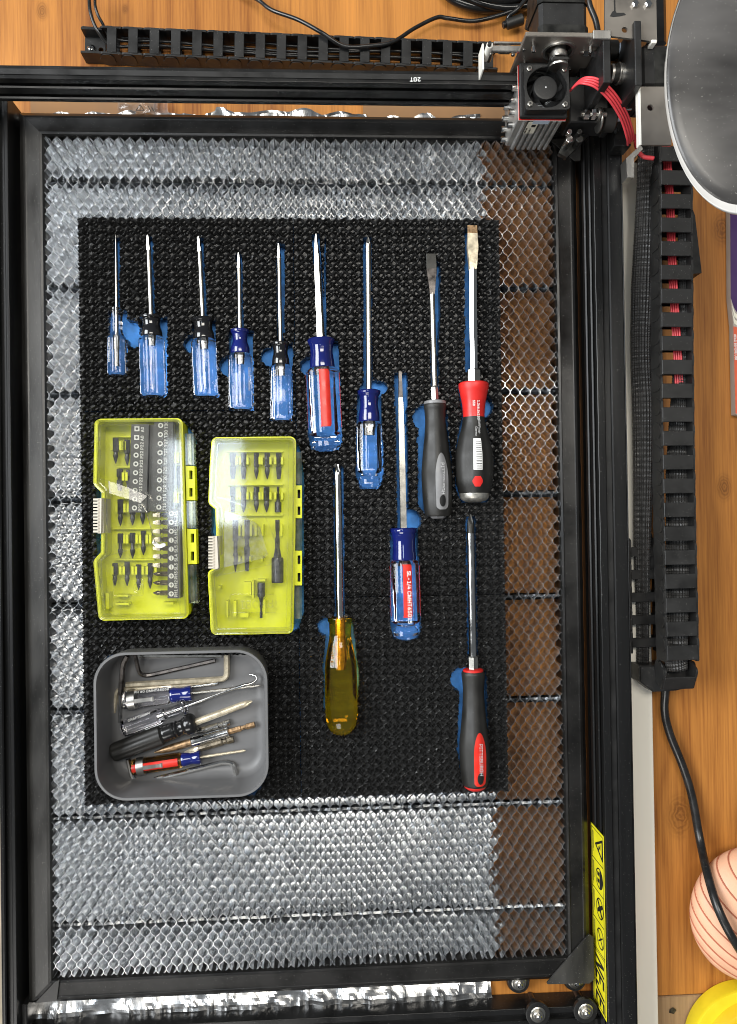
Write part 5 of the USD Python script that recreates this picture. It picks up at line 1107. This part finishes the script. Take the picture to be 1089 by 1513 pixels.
lx = P(783, 190, .09)[0]; part('label', bbox(lx - .0048, lx + .0050, by0 - .0013, by0 - .0010, .083, .104), 'label_cream', lh)
part('label', bbox(lx - .001, lx + .0145, by0 - .0016, by0 - .0013, .1015, .1078), 'label_blue', lh)
for tx, zz in (('40W 24V', .087), ('CLASS 4', .0905)):
    m = meshkit.text_mesh(tx, .0016, .0002, True); part('lettering', place(m, (lx - .0030 + (.0036 if zz > .09 else 0), by0 - .0013, .0835), (0, 0, 1), (-1, 0, 0), (0, -1, 0)), 'print_black', lh, smooth=False)
part('code_print', bbox(lx - .0005, lx + .0035, by0 - .0015, by0 - .0013, .0955, .0995), 'print_black', lh)
for k in range(4):
    o = k*.0023; base = [P(842, 134, .112), P(856, 121, .128), P(868, 119, .135), P(885, 125, .136), P(905, 144, .128), P(922, 172, .112), P(931, 200, .095), P(932, 210, .080)]
    p3 = [q + np.array([.0020, .0011, .0]) * (k - 1.5) * (1 if i > 1 else .7) + np.array([0, 0.0008*(k-1.5), 0]) for i, q in enumerate(base)]
    d = thing('red_wire', ['lowest', 'second lowest', 'second highest', 'outermost'][k] + ' red wire of the ribbon arching from the fan', 'wire', p3[0], 'red ribbon wires at the laser head'); part('sheath', tube(curve(p3, 8), .00108, 10), 'red_wire', d, smooth=True)
wire('red_wire', 'short red wire curling under the grey bracket', [(938, 200, .06), (941, 218, .062), (950, 231, .064), (966, 234, .064)], 3.0, 'red_wire', 'wire')

# ------------------------------------------------------------------ things on the worktop's right side
def ell_ring(cx_, cy_, a, b, z, n=72, rot_=0.0):
    t = np.arange(n)/n*2*np.pi; q = P(cx_, cy_, z); k = mpp(z); x, y = a*k*np.cos(t), b*k*np.sin(t); c_, s_ = math.cos(rot_), math.sin(rot_); return np.stack([q[0] + x*c_ - y*s_, q[1] + x*s_ + y*c_, np.full(n, z)], 1)
def ringloft(rings, cap0=True, cap1=True):
    n = len(rings[0]); V = np.vstack(rings); F = []
    for i in range(len(rings)-1):
        for j in range(n):
            k = (j+1) % n; q = i*n; F += [(q+j, q+k, q+n+k), (q+j, q+n+k, q+n+j)]
    V = np.vstack([V, rings[0].mean(0), rings[-1].mean(0)]); m = len(rings)
    for j in range(n):
        k = (j+1) % n
        if cap0: F.append((m*n, k, j))
        if cap1: F.append((m*n+1, (m-1)*n+j, (m-1)*n+k))
    t = trimesh.Trimesh(V, F, process=False)
    return t
ZL = .330
lamp = thing('lamp_head', 'white lamp head with a dusty dark grey top at the upper right', 'lamp', P(1085, 110, ZL - .05))
part('shell', ringloft([ell_ring(1112, 92, 70, 150, ZL - .040, rot_=-.10), ell_ring(1110, 98, 108, 190, ZL - .030, rot_=-.10), ell_ring(1108, 106, 126, 216, ZL - .014, rot_=-.10), ell_ring(1106, 108, 128.5, 219, ZL - .004, rot_=-.10), ell_ring(1104.5, 107, 128.5, 218.5, ZL, rot_=-.10), ell_ring(1103, 105, 127.5, 216, ZL + .0004, rot_=-.10), ell_ring(1103, 102, 124, 209, ZL - .0014, rot_=-.10)]), 'lamp_white', lamp, smooth=40)
part('cover', ringloft([ell_ring(1103, 101.5, 124.5, 209.5, ZL - .0013, rot_=-.10), ell_ring(1103, 101, 119, 203, ZL + .0008, rot_=-.10), ell_ring(1103, 101, 105, 185, ZL + .0022, rot_=-.10), ell_ring(1103, 100, 60, 110, ZL + .0042, rot_=-.10)], cap0=False), 'lens_dark', lamp, smooth=True)
# pink ball with slanted grooves
bc = P(1118, 1350, .034); RA, RZ = 101*mpp(.034), .034
ball = thing('pink_ball', 'pale pink flattened ball with slanted brown grooves on the worktop', 'ball', (bc[0], bc[1], 0))
ic = trimesh.creation.icosphere(5, 1.0); nrm_ = np.array([.48, .80, .36]); nrm_ /= np.linalg.norm(nrm_); S = np.array([RA, RA, RZ]); gp = .178
ph = (ic.vertices @ nrm_)/gp; gr_ = np.clip(1 - np.abs(ph - np.round(ph))/.14, 0, 1); ic.vertices = ic.vertices*(1 - .020*gr_[:, None])*S + [bc[0], bc[1], .034]
part('body', ic, 'pink_plastic', ball, smooth=True)
e1 = np.cross(nrm_, [1, 0, 0]); e1 /= np.linalg.norm(e1); e2 = np.cross(nrm_, e1); tt = np.linspace(0, 2*np.pi, 90)
for k in range(-5, 6):
    d_ = k*gp; rr2 = math.sqrt(max(1 - d_*d_, 0)); ptsb = (nrm_*d_ + rr2*(np.outer(np.cos(tt), e1) + np.outer(np.sin(tt), e2)))*.992*S + [bc[0], bc[1], .034]
    part('groove', tube(ptsb, .00085, 6), 'pink_groove', ball, smooth=True)
# yellow lid
yc = P(1112, 1556, .03); k = mpp(.03); yl = thing('yellow_lid', 'yellow plastic lid with a raised rim at the lower right corner', 'lid', (yc[0], yc[1], 0))
part('rim', loft((yc[0], yc[1], 0), UP, [(0, 84*k), (.003, 88*k), (.020, 89*k), (.023, 87*k), (.0235, 80*k)], 72), 'yellow_rim', yl); part('cap', loft((yc[0] + .006, yc[1] - .004, .0236), UP, [(0, 80*k), (.004, 79*k), (.010, 74*k), (.0125, 66*k), (.013, 40*k)], 72), 'yellow_plastic', yl)
# printed card at the right edge
cd = thing('printed_card', 'purple and orange printed card at the right edge', 'card', P(1090, 480, .002))
part('sheet', prism(wpoly([(1079, 300), (1130, 300), (1130, 620), (1087, 612), (1084, 480), (1080, 440)], .0105), .001, .010), 'card_grey', cd)
part('purple_print', prism(wpoly([(1079, 300), (1130, 300), (1130, 470), (1092, 466), (1085, 455), (1080, 440)], .0105), .0101, .0103), 'purple_print', cd)
part('orange_print', prism(wpoly([(1084, 482), (1091, 484), (1130, 500), (1130, 619), (1087, 611)], .0105), .0101, .0103), 'orange_print', cd)
for k_ in range(2): part('silver_line', prism(wpoly([(1081, 448 + k_*10), (1086, 462 + k_*10), (1110, 484 + k_*8), (1110, 488 + k_*8), (1085, 468 + k_*10)], .0105), .0104, .0106), 'label_cream', cd)
part('lettering', lettering('READ BEFORE USE', 3.2*mpp(.01), P(1084.5, 494, .0105), (0.02, -1, 0), (1, 0, 0), .0002, True), 'print_white', cd, smooth=False)
part('sticker_mark', prism(wpoly([(990, 1492), (995, 1489), (1000, 1493), (996, 1499), (989, 1497)], .001), .0002, .0004), 'dark_steel', None, cat='scrap', label='small dark scrap lying on the grey board at the lower right')
